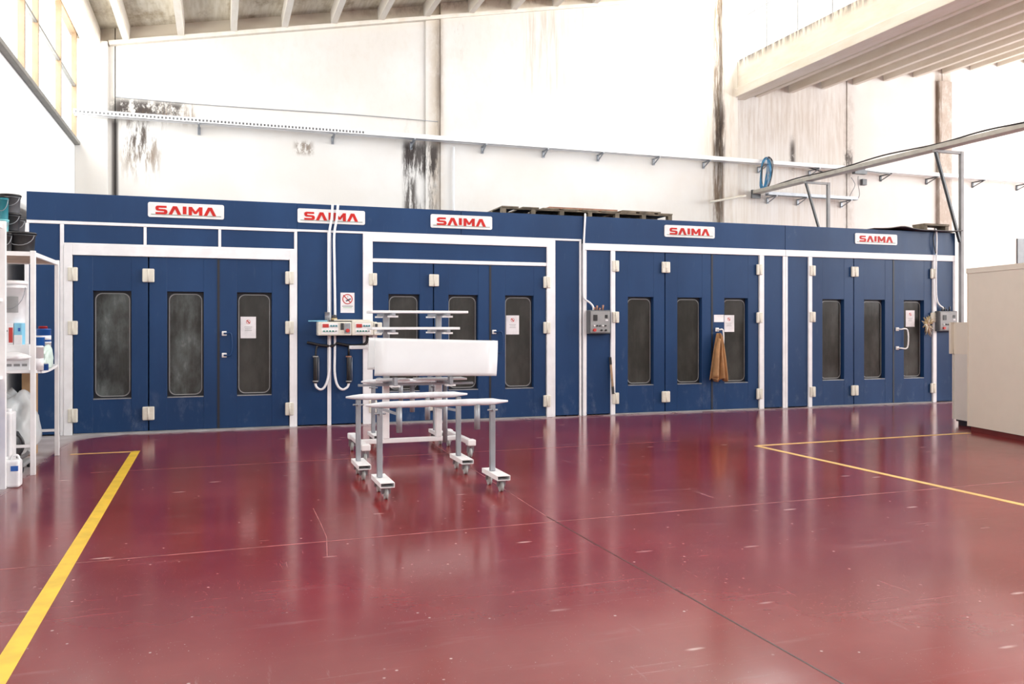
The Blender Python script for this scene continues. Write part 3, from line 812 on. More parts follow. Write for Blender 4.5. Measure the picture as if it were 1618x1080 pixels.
conduit('cable_conduit', [ap(1478, 361, y2), ap(1480, 372, y2), ap(1479.5, 410, y2), ap(1479, 440, y2), ap(1480, 470, y2), ap(1484, 481, y2), ap(1490, 486, y2), ap(1492, 492, y2)], .016, 'pale conduit from the dark roof sheet to the corner control box')
conduit('black_cable', [ap(1478, 362, y2), ap(1475, 375, y2), ap(1476, 388, y2), ap(1478.5, 400, y2)], .010, 'short black cable hanging under the dark roof sheet', 'black', cat='cable')

# jacket hung on the third booth's handle
jt = aty(1136, 526, DB - .10); n, r = 26, 22
bm = nb(); front = []; back = []
zb = aty(1136, 600, DB - .1).z; xl0 = aty(1122, 598, DB - .1).x; xr0 = aty(1150.5, 598, DB - .1).x
for i in range(r + 1):
    t = i / r; z = jt.z + (zb - jt.z) * t
    xa = jt.x + (-.03 + (xl0 - jt.x + .03) * t ** .8); xb = jt.x + (.045 + (xr0 - jt.x - .045) * t ** .55)
    fr, bk = [], []
    for k in range(n + 1):
        q = k / n; xx = xa + (xb - xa) * q
        amp = .02 + .042 * t
        fold = math.sin(q * PI * 5.5 + .6 * math.sin(3 * t)) * amp + math.sin(q * PI * 13 + 4 * t) * amp * .25
        edge = math.sin(PI * q) ** .5
        dz = 0.0
        if i == r: dz = .035 * math.sin(q * PI * 4) + (.045 if .36 < q < .46 else 0)
        fr.append(bm.verts.new((xx, DB - .085 - edge * (.03 + .035 * t) + fold * edge, z + dz)))
        bk.append(bm.verts.new((xx, DB - .03 - .045 * (1 - edge), z + dz)))
    front.append(fr); back.append(bk)
for i in range(r):
    for k in range(n):
        f = bm.faces.new((front[i][k], front[i][k + 1], front[i + 1][k + 1], front[i + 1][k])); f.smooth = True
        bm.faces.new((back[i][k + 1], back[i][k], back[i + 1][k], back[i + 1][k + 1]))
    bm.faces.new((front[i][0], front[i + 1][0], back[i + 1][0], back[i][0])); bm.faces.new((front[i + 1][n], front[i][n], back[i][n], back[i + 1][n]))
for k in range(n):
    bm.faces.new((front[0][k + 1], front[0][k], back[0][k], back[0][k + 1])); bm.faces.new((front[r][k], front[r][k + 1], back[r][k + 1], back[r][k]))
jk = thing('work_jacket', 'brown work jacket hanging by its collar from a booth door handle', 'jacket', (jt.x, DB - .07, zb))
obj('body', bm, 'jacket', jk)
bm = nb(); S = [(jt.x - .015, DB - .13, jt.z - .10), (jt.x - .075, DB - .155, jt.z - .38), (jt.x - .11, DB - .16, zb + .06)]
tube(bm, smooth_path(S, 6), [.03 + .0025 * k for k in range(13)], 10); obj('sleeve', bm, 'jacket', jk)
obj('button', lathe(nb(), [(.014, 0), (.014, .01)], (jt.x - .09, DB - .15, jt.z - .33), 10), 'cream', jk)

# straw duster on the fourth booth's door
p = aty(1466, 513, DB - .05)
t = thing('straw_duster', 'frayed straw coloured brush head hanging beside a booth door window', 'brush', (p.x, DB - .05, p.z))
for k in range(80):
    a = random.uniform(0, 2 * PI); l = random.uniform(.10, .27)
    d = Vector((math.cos(a) * .55, random.uniform(-.25, .1), math.sin(a))) * l
    obj('bristle', tube(nb(), [p + d * .15, p + d * .6 + Vector((0, 0, .01)), p + d], [.013, .011, .004], 5), random.choice(('straw', 'straw', 'board_brown', 'cream')), t)
obj('knot', lathe(nb(), [(.01, -.03), (.04, -.01), (.04, .02), (.01, .035)], p, 10), 'board_brown', t)
# scorched wooden batten wedged against the door post
a, b = aty(964, 564, DB - .05), aty(969, 622, DB - .05)
t = thing('wooden_batten', 'charred ended wooden batten leaning on the white post below the control box', 'batten', (b.x, DB - .05, b.z))
obj('shaft', bar(nb(), a + (b - a) * .2, a + (b - a) * .8, .035, .02), 'wood', t)
obj('charred_end', bar(nb(), a, a + (b - a) * .2, .04, .022), 'black', t)
obj('charred_end', bar(nb(), a + (b - a) * .8, b, .04, .022), 'charcoal', t)

# ================================================================== on the booth roofs
y0 = 13.86
a = aty(793, 325, y0); b = aty(1062, 336, y0)
PXA, PXB = a.x, b.x; zb_ = HB; zt_ = a.z
t = thing('wooden_pallet', 'long weathered wooden pallet lying flat across two booth roofs', 'pallet', ((PXA + PXB) / 2, y0 + .6, zb_))
N = 6
for y in (y0, y0 + .55, y0 + 1.1):
    obj('bottom_board', bx(nb(), PXA, PXB, y, y + .1, zb_, zb_ + .02), 'pallet_wood', t)
    obj('stringer', bx(nb(), PXA, PXB, y, y + .1, zt_ - .045, zt_ - .022), 'pallet_wood', t)
    for k in range(N + 1):
        x = PXA + (PXB - PXA - .08) * k / N
        obj('block', bx(nb(), x, x + .08, y, y + .1, zb_ + .02, zt_ - .045), 'pallet_wood', t)
for k in range(9):
    x = PXA + (PXB - PXA - .3) * k / 8
    obj('deck_board', bx(nb(), x, x + .3, y0 - .02, y0 + 1.22, zt_ - .022, zt_), 'pallet_wood', t)
a, b = aty(868, 327, y0 + .05), aty(976, 327, y0 + .05)
bm = nb(); bx(bm, a.x, b.x, y0 + .1, y0 + .95, zt_ + .002, zt_ + .022)
bx(bm, a.x + .15, b.x + .5, y0 + .15, y0 + .9, zt_ + .022, zt_ + .04)
tag(obj('plywood_sheet', bx(nb(), a.x, b.x, y0 + .05, y0 + 1.0, zt_, zt_ + .035, .004), 'plywood'), 'reddish plywood sheet lying on top of the roof pallet', 'plywood sheet')
bm.free()
a = aty(988, 330, y0)
tag(obj('grey_board', bx(nb(), b.x + .06, PXB - .25, y0 - .03, y0 + .7, zt_, zt_ + .022), 'pallet_wood'), 'narrow grey board on the pallet beside the plywood sheet', 'board')
# warped dark sheet over the corner of the last booth
bm = nb(); g = []
xa, xb = 12.35, 14.47
for i in range(25):
    q = i / 24; x = xa + (xb - xa) * q
    zz = HB + .012 + .075 * math.exp(-((q - .28) / .10) ** 2) * .6 + .02 * math.sin(q * 7)* (q > .4)
    zz = max(zz, HB + .006)
    yf = DB - .02 - .16 * min(1, q / .25)
    g.append([bm.verts.new((x, yf, zz - .035 * min(1, q / .3) * 0)), bm.verts.new((x, DB + .7, HB + .006 + .3 * (zz - HB))), bm.verts.new((x, yf, zz + .016)), bm.verts.new((x, DB + .7, HB + .022 + .3 * (zz - HB)))])
for p, q in zip(g, g[1:]):
    bm.faces.new((p[0], q[0], q[1], p[1])); bm.faces.new((p[2], p[3], q[3], q[2])); bm.faces.new((p[0], p[2], q[2], q[0])); bm.faces.new((p[1], q[1], q[3], p[3]))
bm.faces.new((g[0][0], g[0][1], g[0][3], g[0][2])); bm.faces.new((g[-1][0], g[-1][2], g[-1][3], g[-1][1]))
tag(obj('roof_sheet', bm, 'rubber_sheet'), 'thin warped dark sheet overhanging the corner of the booth roof', 'sheet')
a, b = aty(1460, 353.5, DB + .3), aty(1499, 363, DB + .3)
t = thing('wooden_skid', 'small grey wooden skid standing on the warped dark roof sheet', 'skid', ((a.x + b.x) / 2, DB + .4, HB + .03))
for x in (a.x, b.x - .09): obj('foot', bx(nb(), x, x + .09, DB + .3, DB + .6, HB + .03, a.z - .03), 'pallet_wood', t)
obj('deck_board', bx(nb(), a.x, b.x, DB + .28, DB + .62, a.z - .03, a.z + .012), 'pallet_wood', t)

# ================================================================== cable trays, pipes, cables on the wall
def tray_x(name, lab, x0, x1, y0, y1, z, h, brackets, perf, mat='white_paint', bmat='dark_steel', side=-1):
    t = thing(name, lab, 'cable tray', ((x0 + x1) / 2, (y0 + y1) / 2, z))
    bm = nb(); bx(bm, x0, x1, y0, y1, z, z + .008); bx(bm, x0, x1, y1 - .008, y1, z, z + h)
    if perf:
        bx(bm, x0, x1, y0, y0 + .008, z, z + h * .28); bx(bm, x0, x1, y0, y0 + .008, z + h * .72, z + h)
        x = x0
        while x < perf:
            bx(bm, x, x + .035, y0, y0 + .008, z + h * .28, z + h * .72); x += .075
        bx(bm, perf, x1, y0, y0 + .008, z + h * .28, z + h * .72)
    else: bx(bm, x0, x1, y0, y0 + .008, z, z + h)
    obj('channel', bm, mat, t)
    if perf: obj('slot_shade', bx(nb(), x0 + .02, x1 - .3, y0 + .03, y1 - .03, z + .01, z + h * .8), 'mid_grey', t)  # grey box added inside the tray so its slots look shaded
    for xb_ in brackets:
        yw = YB - .10 if 5.06 < xb_ < 12.86 else YB
        bm = nb(); bar(bm, (xb_, yw - .02, z - .02), (xb_, y0 - .04, z - .02), .035, .03); bar(bm, (xb_, yw - .02, z - .16), (xb_, y0 + .02, z - .035), .025, .02)
        bx(bm, xb_ - .03, xb_ + .03, yw - .03, yw, z - .18, z - .005)
        obj('bracket', bm, bmat if xb_ > 17 else 'galvanised', t)
tray_x('cable_tray', 'long white perforated cable tray across the stained end wall', XL + .01, 24.6, YB - .42, YB - .22, 5.95, .11,
       [-.4, 2.5, 4.35, 6.1, 7.7, 9.2, 10.8, 12.3, 14.1, 15.8, 18.3, 20.0, 21.8, 23.6], 3.2)
tray_x('cable_tray', 'short grey cable tray low on the wall under the blue cable coil', 14.16, 17.15, YB - .40, YB - .24, 5.12, .09, [14.4, 15.4, 16.9], 0, 'galvanised')
# tray running towards the camera over the last booth
t = thing('cable_tray', 'pale cable tray on steel gallows running out from the wall over the booth', 'cable tray', (13.94, 12, 5.16))
bm = nb(); bx(bm, 13.82, 14.06, -2, YB - .15, 5.17, 5.178); bx(bm, 13.82, 13.828, -2, YB - .15, 5.17, 5.26); bx(bm, 14.052, 14.06, -2, YB - .15, 5.17, 5.26)
obj('channel', bm, 'tray_beige', t)
obj('end_plate', bx(nb(), 13.80, 14.08, YB - .15, YB - .1, 5.05, 5.28), 'dark_steel', t)
for yb_, lab in ((17.66, 'slim steel gallows bracket under the tray nearer the end wall'), (13.60, 'dark steel gallows bracket rising at the booth corner')):
    g = thing('gallows_bracket', lab, 'bracket', (14.52, yb_, 0), 'gallows brackets of the cable tray')
    obj('post', bx(nb(), 14.49, 14.56, yb_ - .035, yb_ + .035, 0, 5.165), 'mid_grey', g)
    obj('arm', bx(nb(), 13.80, 14.56, yb_ - .03, yb_ + .03, 5.11, 5.165), 'mid_grey', g)
    obj('strut', bar(nb(), (13.85, yb_, 5.12), (14.49, yb_, 3.3), .06, .04), 'dark_steel', g)
def cable(lab, pts, r, mat='black', group=None):
    bm = nb(); tube(bm, smooth_path(pts, 6), r, 6); return tag(obj('cable', bm, mat), lab, 'cable', group)
cable('black cable lying along the pale tray over the booth', [(14.0, YB - .6, 5.28), (13.9, 18, 5.31), (13.95, 16.5, 5.30), (14.0, 15.2, 5.36), (13.92, 13.6, 5.29), (13.85, 12.4, 5.30), (13.82, 11, 5.25), (13.9, 8, 5.3), (13.9, 2, 5.28)], .016)
p = aty(1255, 258, YB - .3); q = aty(1305, 272, YB - .3)
cable('black cable sagging off the white wall tray near the blue coil', [aty(1250, 258, YB - .28), aty(1265, 260, YB - .3), aty(1285, 267, YB - .3), aty(1305, 273, YB - .3)], .018)
conduit('wall_pipe', [aty(717, 232, YB - .16), aty(716.5, 300, YB - .16), (5.4, YB - .16, 3.0)], .025, 'thin pale downpipe on the end wall beside the mould stain', 'white_frame', k=2, cat='pipe')
conduit('wall_wire', [aty(182, 153, YB - .04), aty(305, 164, YB - .04), aty(420, 172, YB - .04), aty(560, 181, YB - .04), aty(692, 192, YB - .06)], .008, 'thin grey wire strung along the end wall above the tray', 'galvanised', k=3, cat='wire')
conduit('wall_pipe', [aty(1122, 319, YB - .34), aty(1150, 314, YB - .32), aty(1178, 309, YB - .30)], .03, 'short pale pipe on the wall between column and grey tray', 'cream', k=3, cat='pipe')
# blue cable coil
c0 = aty(1208, 274, YB - .48)
t = thing('cable_coil', 'coil of blue cable hanging over the white wall tray', 'cable coil', tuple(c0 + Vector((0, 0, -.5))))
for k in range(7):
    w = .10 + .012 * k; h = .42 + .012 * (k % 3); ox = -.03 + .012 * k
    pts = []
    for j in range(20):
        a = 2 * PI * j / 20
        pts.append(c0 + Vector((ox + w * math.cos(a) * (1 - .25 * math.sin(a) * -1 * .6) - .06 * math.sin(a) * -1, .02 * math.cos(3 * a + k) - .01 * k, h * math.sin(a))))
    pts.append(pts[0])
    obj('loop', tube(nb(), pts, .013, 6), 'cable_blue' if k < 5 else 'charcoal', t)
# thin looped wires and small box under the wall tray
cable('thin grey wire loop hanging below the wall tray', [aty(1345, 280, YB - .3), aty(1351, 292, YB - .3), aty(1345, 305, YB - .3), aty(1343, 312, YB - .3), aty(1352, 316, YB - .3), aty(1358, 308, YB - .3), aty(1356, 290, YB - .3), aty(1356, 278, YB - .3)], .010, 'mid_grey')
a, b = aty(1360, 283, YB - .02), aty(1367, 293, YB - .02)
tag(obj('junction_box', bx(nb(), a.x, b.x, YB - .1, YB, b.z, a.z, .01), 'dark_grey'), 'small dark junction box on the end wall under the tray', 'junction box')
a, b = aty(1343, 268, YB - .35), aty(1362, 277, YB - .35)
bm = nb(); bx(bm, a.x, b.x, YB - .56, YB - .43, b.z, a.z - .05); bx(bm, a.x + .05, b.x - .05, YB - .54, YB - .43, a.z - .05, a.z + .02); bar(bm, (b.x - .02, YB - .46, a.z - .02), (b.x + .9, YB - .46, a.z - .06), .03)
tag(obj('cable_clamp', bm, 'dark_steel'), 'dark cable clamp where two trays cross on the end wall', 'clamp')

# ================================================================== shelving at the left
SX = -1.86                                               # aisle side of the shelves
zt = aty(50, 397.5, 10.2).z; zm = aty(50, 584, 10.2).z; zl = aty(50, 704, 10.2).z
SA, SB, SI = 10.2, 11.62, -2.48
sh = thing('shelf_rack', 'white metal shelf rack with brown boards, loaded with pails and tins', 'shelf', (-2.15, 10.9, 0))
for x in (SX, SI):
    for y in (SA, SB):
        obj('post', bx(nb(), x - .025, x + .025, y - .02, y + .02, 0, zt + .01, .003, 1), 'white_paint', sh)
obj('shelf_board', bx(nb(), SI, SX, SA, SB, zt - .032, zt - .008), 'board_brown', sh)
for y in (SA, SB): obj('shelf_edge', bx(nb(), SI, SX, y - .012, y + .012, zt - .045, zt), 'white_paint', sh)
for x in (SI, SX): obj('shelf_edge', bx(nb(), x - .012, x + .012, SA, SB, zt - .045, zt), 'white_paint', sh)
bm = nb(); nn = 14                                        # middle shelf sags
gg = []
for i in range(nn + 1):
    q = i / nn; y = SA + (SB - SA) * q; z = zm - .035 * math.sin(PI * q)
    gg.append([bm.verts.new((SI, y, z - .03)), bm.verts.new((SX + .01, y, z - .03)), bm.verts.new((SX + .01, y, z)), bm.verts.new((SI, y, z))])
for p, q in zip(gg, gg[1:]):
    for k in range(4): bm.faces.new((p[k], p[(k + 1) % 4], q[(k + 1) % 4], q[k]))
bm.faces.new(gg[0][::-1]); bm.faces.new(gg[-1])
obj('shelf_board', bm, 'white_paint', sh)
for y in (SA, SB): obj('cross_bar', bx(nb(), SI, SX, y - .012, y + .012, zl - .015, zl + .015), 'white_paint', sh)
obj('cross_bar', bx(nb(), SI - .01, SI + .01, SA, SB, zl - .015, zl + .015), 'white_paint', sh)
sh2 = thing('shelf_rack', 'white shelf rack post and boards in front of the loaded rack', 'shelf', (-2.3, 9.0, 0))
for y in (9.42, 8.1):
    for x in (-1.975, -2.6): obj('post', bx(nb(), x - .025, x + .025, y - .025, y + .025, 0, 2.6, .003, 1), 'white_paint', sh2)
for z in (1.1, 1.85, 2.56): obj('shelf_board', bx(nb(), -2.6, -1.975, 8.1, 9.42, z - .03, z), 'white_paint', sh2)

def pail(u, v, dia, h, y, mat, lab, lidm=None, cat='pail', group=None, z=None, label_m=None):
    p = aty(u, v, y); z = p.z if z is None else z; r = dia / 2
    t = thing('lidded_pail', lab, cat, (p.x, y, z), group)
    obj('body', lathe(nb(), [(r * .86, 0), (r * .9, .01), (r * .98, h * .82), (r * 1.03, h * .82), (r * 1.03, h * .86), (r, h * .86), (r, h * .93)], (p.x, y, z), 28), mat, t)
    obj('lid', lathe(nb(), [(r * 1.08, h * .91), (r * 1.09, h * .97), (r * 1.03, h), (r * .9, h), (r * .88, h * .97)], (p.x, y, z), 28), lidm or mat, t)
    hp = [Vector((p.x + r * 1.04 * math.cos(a), y - r * 1.04 * math.sin(a) * .35 - r * .75, z + h * .84 - .5 * h * math.sin(a))) for a in [PI * k / 10 for k in range(11)]]
    obj('bail_handle', tube(nb(), hp, .004, 5), 'galvanised', t)
    if label_m:
        bm = nb(); n = 10; v0 = []; v1 = []
        for k in range(n + 1):
            a = -PI / 2 - .6 + 1.2 * k / n
            for lst, zz in ((v0, h * .25), (v1, h * .62)): lst.append(bm.verts.new((p.x + r * 1.0 * math.cos(a), y + r * 1.0 * math.sin(a), z + zz)))
        for k in range(n): bm.faces.new((v0[k], v0[k + 1], v1[k + 1], v1[k]))
        obj('paper_label', bm, label_m, t)
    return z + h
G = 'lidded pails on the top shelf'
zz = zt
pail(34, 0, .27, .225, 10.47, 'charcoal', 'wide black lidded pail at the front of the top shelf', 'black', z=zz, group=G)
pail(10, 0, .11, .20, 10.33, 'charcoal', 'narrow black pail beside the wide pail on the top shelf', 'black', z=zz, group=G)
z2 = pail(18, 0, .19, .27, 10.85, 'dark_grey', 'dark grey pail at the bottom of the tall top shelf stack', 'black', z=zz, group=G)
pail(31, 0, .17, .25, 11.15, 'dark_grey', 'dark grey pail behind the wide pail on the top shelf', 'black', z=zz, group=G)
z3 = pail(16, 0, .20, .20, 10.85, 'charcoal', 'charcoal pail in the middle of the tall top shelf stack', 'black', z=z2, group=G)
pail(15, 0, .22, .21, 10.85, 'dark_grey', 'dark pail at the very top of the tall shelf stack', 'black', z=z3, group=G)
z4 = pail(27, 0, .17, .2, 11.15, 'dark_grey', 'dark grey pail stacked on another behind the wide pail', 'black', z=zz + .25, group=G)
p = aty(5, 0, 10.62)
t1 = pail(4, 0, .12, .19, 10.66, 'turquoise', 'turquoise pail half hidden by the shelf post', 'turquoise', z=zz, group=G)
t2 = pail(4, 0, .12, .19, 10.66, 'turquoise', 'turquoise pail stacked on another turquoise pail', 'turquoise', z=t1, group=G)
pail(4, 0, .12, .26, 10.66, 'teal', 'dark teal pail topping the turquoise pails', 'black', z=t2, group=G)

# middle shelf goods
zs = zm
def sbox(name, u0, u1, y, d, z, h, mat, lab, cat, parts=()):
    a, b = aty(u0, 0, y).x, aty(u1, 0, y).x
    t = thing(name, lab, cat, ((a + b) / 2, y + d / 2, z))
    obj('carton', bx(nb(), a, b, y, y + d, z, z + h, .004, 1), mat, t)
    for nm, f0, f1, g0, g1, mt in parts:
        obj(nm, bx(nb(), a + (b - a) * f0, a + (b - a) * f1, y - .003, y, z + h * g0, z + h * g1), mt, t)
    return z + h
zA = sbox('plastic_crate', 6, 47, 10.28, .34, zs - .005, .27, 'plastic_white', 'white plastic crate of sundries on the middle shelf', 'crate',
     [('slot', .1, .3, .15, .25, 'mid_grey'), ('slot', .38, .62, .15, .25, 'mid_grey'), ('slot', .7, .9, .15, .25, 'mid_grey'), ('red_print', .3, .8, .55, .62, 'red')])
zB = sbox('carton_box', 22, 35, 10.36, .16, zA, .23, 'sky_blue', 'light blue carton standing on the white crate', 'carton', [('white_band', 0, 1, .0, .45, 'paper'), ('emblem', .5, .78, .62, .78, 'blue')])
zC = sbox('carton_box', 5, 21, 10.36, .18, zA, .23, 'paper', 'white and red carton under the large white pail', 'carton', [('red_print', .55, .95, .1, .8, 'red'), ('grey_print', .1, .45, .6, .68, 'mid_grey')])
pail(20, 0, .27, .46, 10.5, 'plastic_white', 'large white lidded pail on top of the cartons', 'white_paint', z=zB, label_m='mid_grey')
def tin(u, y, dia, h, z, mat, lab, band=None, lid='galvanised', cat='tin'):
    x = aty(u, 0, y).x; r = dia / 2
    t = thing('paint_tin', lab, cat, (x, y, z), 'tins on the middle shelf')
    obj('can', lathe(nb(), [(r, 0), (r, h * .95), (r * 1.04, h * .95), (r * 1.04, h)], (x, y, z), 24), mat, t)
    obj('lid', lathe(nb(), [(r * .92, h), (r * .9, h + .006)], (x, y, z), 24), lid, t)
    if band: obj('band', lathe(nb(), [(r * 1.012, h * .15), (r * 1.012, h * .5)], (x, y, z), 24), band, t)
    return z + h
sag = lambda y: zm - .035 * math.sin(PI * (y - SA) / (SB - SA)) + .001
zz = tin(69, 11.50, .16, .29, sag(11.40), 'plastic_white', 'white tin at the bottom of the blue tin stack', 'blue')
zz = tin(69, 11.50, .16, .15, zz, 'blue', 'blue tin with white band on the shelf stack', 'paper', 'blue')
tin(68, 11.50, .10, .03, zz, 'red', 'flat red tin lying on the blue tin', None, 'red')
zz = tin(61, 11.28, .13, .22, sag(11.50), 'plastic_white', 'slim white tin under a low blue tin', 'paper')
zz = tin(61, 11.28, .13, .12, zz, 'blue', 'low blue tin with pale lid on a slim white tin', None, 'paper')
tin(60, 10.42, .11, .26, sag(10.42), 'paper', 'white labelled tin with blue foot by the rack post', 'paper', 'plastic_white')
tin(67, 10.56, .12, .07, sag(10.56), 'blue', 'low dark blue tin at the shelf edge', None, 'galvanised')
# soft bags
def blob(name, c, s, mat, lab, cat, seed, k=.25):
    bm = nb(); bmesh.ops.create_icosphere(bm, subdivisions=4, radius=1.0)
    from mathutils import noise
    for v in bm.verts:
        d = noise.noise(v.co * 1.7 + Vector((seed, 0, 0))) * k + noise.noise(v.co * 4.5 + Vector((0, seed, 0))) * k * .45 + abs(noise.noise(v.co * 9 + Vector((0, 0, seed)))) * k * .3
        v.co *= 1 + d
        if v.co.z < -.72: v.co.z = -.72 + (v.co.z + .72) * .1
        v.co = Vector((v.co.x * s[0], v.co.y * s[1], v.co.z * s[2])) + Vector(c)
    for f in bm.faces: f.smooth = True
    return tag(obj(name, bm, mat), lab, cat)
plain('mint', (.62, .76, .70), .4)
blob('plastic_bag', (-1.90, 11.20, sag(11.2) + .11), (.06, .20, .15), 'mint', 'pale mint plastic bag slumped on the middle shelf', 'bag', 3)
blob('folded_cloth', (aty(19, 0, 10.16).x, 10.14, zs + .14), (.17, .10, .05), 'plastic_white', 'white folded cloth hanging out over the shelf front', 'cloth', 8, .15)
# under the shelves
z0 = .30
a = aty(34, 0, 11.2)
tag(obj('cardboard_box', bx(nb(), aty(24, 0, 11.35).x, aty(47, 0, 11.35).x - .02, 11.7, 11.95, .0, 1.06, .005, 1), 'cardboard'), 'tall brown cardboard box behind the clear plastic bag', 'box')
blob('clear_bag', (-2.20, 11.15, .40), (.21, .26, .42), 'film', 'large clear plastic bag bulging under the middle shelf', 'bag', 5, .3)
t = thing('shop_vacuum', 'dark wheeled cleaner with round hose reel under the shelf', 'vacuum cleaner', (-2.14, 10.62, 0))
obj('tank', lathe(nb(), [(.10, .10), (.15, .13), (.15, .36), (.12, .42), (.05, .44)], (-2.2, 10.62, 0), 24), 'charcoal', t)
obj('dolly', bx(nb(), -2.36, -1.98, 10.38, 10.82, .055, .10, .015), 'mid_grey', t)
for x, y in ((-2.33, 10.40), (-2.01, 10.40), (-2.33, 10.80), (-2.01, 10.80)): obj('wheel', cylx(nb(), (x, y, .05), .05, .035), 'black', t)
pts = [Vector((-2.13 + .14 * math.cos(2 * PI * k / 24), 10.40, .30 + .14 * math.sin(2 * PI * k / 24))) for k in range(25)]
obj('hose_reel', tube(nb(), pts, .016, 8), 'charcoal', t)
obj('nozzle', tube(nb(), smooth_path([(-2.3, 10.42, .17), (-2.15, 10.40, .12), (-1.98, 10.38, .18), (-1.92, 10.36, .24)], 5), .022, 8), 'mid_grey', t)
a, b = aty(6, 650, 10.0), aty(21, 702, 10.0)
t = thing('white_canister', 'tall pinkish white canister standing beside the clear bag', 'canister', ((a.x + b.x) / 2, 10.02, 0))
obj('body', bx(nb(), a.x, b.x, 9.9, 10.15, .0, a.z, .02), 'plastic_white', t)
obj('cap', lathe(nb(), [(.025, 0), (.025, .03)], ((a.x + b.x) / 2, 10.02, a.z - .002), 14), 'plastic_white', t)
p = atz(15, 771)
t = thing('jerrycan', 'white jerrycan with a small blue label on the floor by the rack', 'jerrycan', (p.x, p.y, 0))
x0, x1 = p.x - .10, p.x + .085
obj('body', bx(nb(), x0, x1, p.y, p.y + .16, 0, .27, .025, 3), 'plastic_white', t)
obj('cap', lathe(nb(), [(.028, .265), (.028, .30)], (p.x - .05, p.y + .08, 0), 14), 'plastic_white', t)
obj('grip', tube(nb(), smooth_path([(p.x - .005, p.y + .08, .265), (p.x + .01, p.y + .08, .305), (p.x + .055, p.y + .08, .305), (p.x + .07, p.y + .08, .26)], 5), .012, 8), 'plastic_white', t)
obj('paper_label', bx(nb(), p.x + .01, p.x + .075, p.y - .003, p.y + .001, .165, .215), 'blue', t)
p = aty(-2, 0, 9.25)
t = thing('blue_drum', 'blue drum with a white band at the end of the rack', 'drum', (-2.20, 9.05, 0))
obj('body', lathe(nb(), [(.17, 0), (.175, .01), (.175, .3), (.182, .31), (.175, .32), (.175, .6), (.182, .61), (.175, .62), (.175, .88), (.15, .9)], (-2.20, 9.05, 0), 30), 'blue', t)
obj('band', lathe(nb(), [(.178, .12), (.178, .26)], (-2.20, 9.05, 0), 30), 'paper', t)

# ================================================================== wheeled trestles and drying rack
def caster(par, x, y, z, r=.050, mat_f='galvanised', ang=0.):
    bm = nb(); c, s = math.cos(ang), math.sin(ang)
    bx(bm, x - .03, x + .03, y - .035, y + .035, z - .012, z)
    fk = []
    for sx in (-1, 1):
        bar(bm, (x + sx * .024, y, z - .01), (x + sx * .024, y + .02, r), .006, .04, up=(1, 0, 0))
    fo = obj('caster_fork', bm, mat_f, par)
    bm = nb(); tube(bm, [(x - .015, y + .02, r), (x + .015, y + .02, r)], r, 20)
    tube(bm, [(x - .018, y + .02, r), (x + .018, y + .02, r)], r * .45, 12)
    obj('wheel', bm, 'wheel', fo)
def trestle(lab, cx, cy, half, hgt, over, sleeves, group='wheeled trestles'):
    t = thing('wheeled_trestle', lab, 'trestle', (cx, cy, 0), group)
    for sx in (-1, 1):
        x = cx + sx * half
        obj('leg', bx(nb(), x - .025, x + .025, cy - .025, cy + .025, .165, hgt - .03, .004, 1), 'galvanised', t)
        bm = nb(); xa, xb, ya, yb = x - .045, x + .085, cy - .30, cy + .20
        bx(bm, xa, xb, ya, yb, .158, .163); bx(bm, xa, xb, ya, yb, .118, .123); bx(bm, xa, xa + .005, ya, yb, .123, .158); bx(bm, xb - .005, xb, ya, yb, .123, .158)
        f = obj('foot_plate', bm, 'white_paint', t)
        caster(t, x + .02, ya + .07, .118); caster(t, x + .02, yb - .06, .118)
        bm = nb(); tube(bm, [(x - .06, cy - .05, hgt - .075), (x + .06, cy + .03, hgt - .085)], .009, 8); tube(bm, [(x, cy - .07, hgt - .08), (x, cy, hgt - .08)], .012, 8)
        obj('clamp_screw', bm, 'galvanised', t)
    n = 18; pts = []; rr = []
    x0, x1 = cx - half - over[0], cx + half + over[1]
    for k in range(n + 1):
        q = k / n; pts.append((x0 + (x1 - x0) * q, cy, hgt)); e = min(q, 1 - q) * n
        rr.append(.010 + .023 * min(1, e / 2.2) + .0015 * math.sin(k * 2.1))
    obj('padded_rail', tube(nb(), pts, rr, 14), 'wrap', t)
    for sx in sleeves:
        obj('sleeve', tube(nb(), [(cx + sx, cy + .0, hgt - .265), (cx + sx, cy, hgt - .02)], .029, 14), 'galvanised', t)
    return t
trestle('wheeled trestle with padded white rail, furthest from the booths', 1.985, 7.95, .555, .842, (.13, .16), (-.37, .40))
trestle('wheeled trestle standing between the other trestle and the drying rack', 1.935, 8.98, .545, .835, (.13, .10), (.20,))
trestle('wheeled trestle standing behind the drying rack against the booth', 2.36, 11.25, .42, .84, (.16, .10), (-.05, .36))

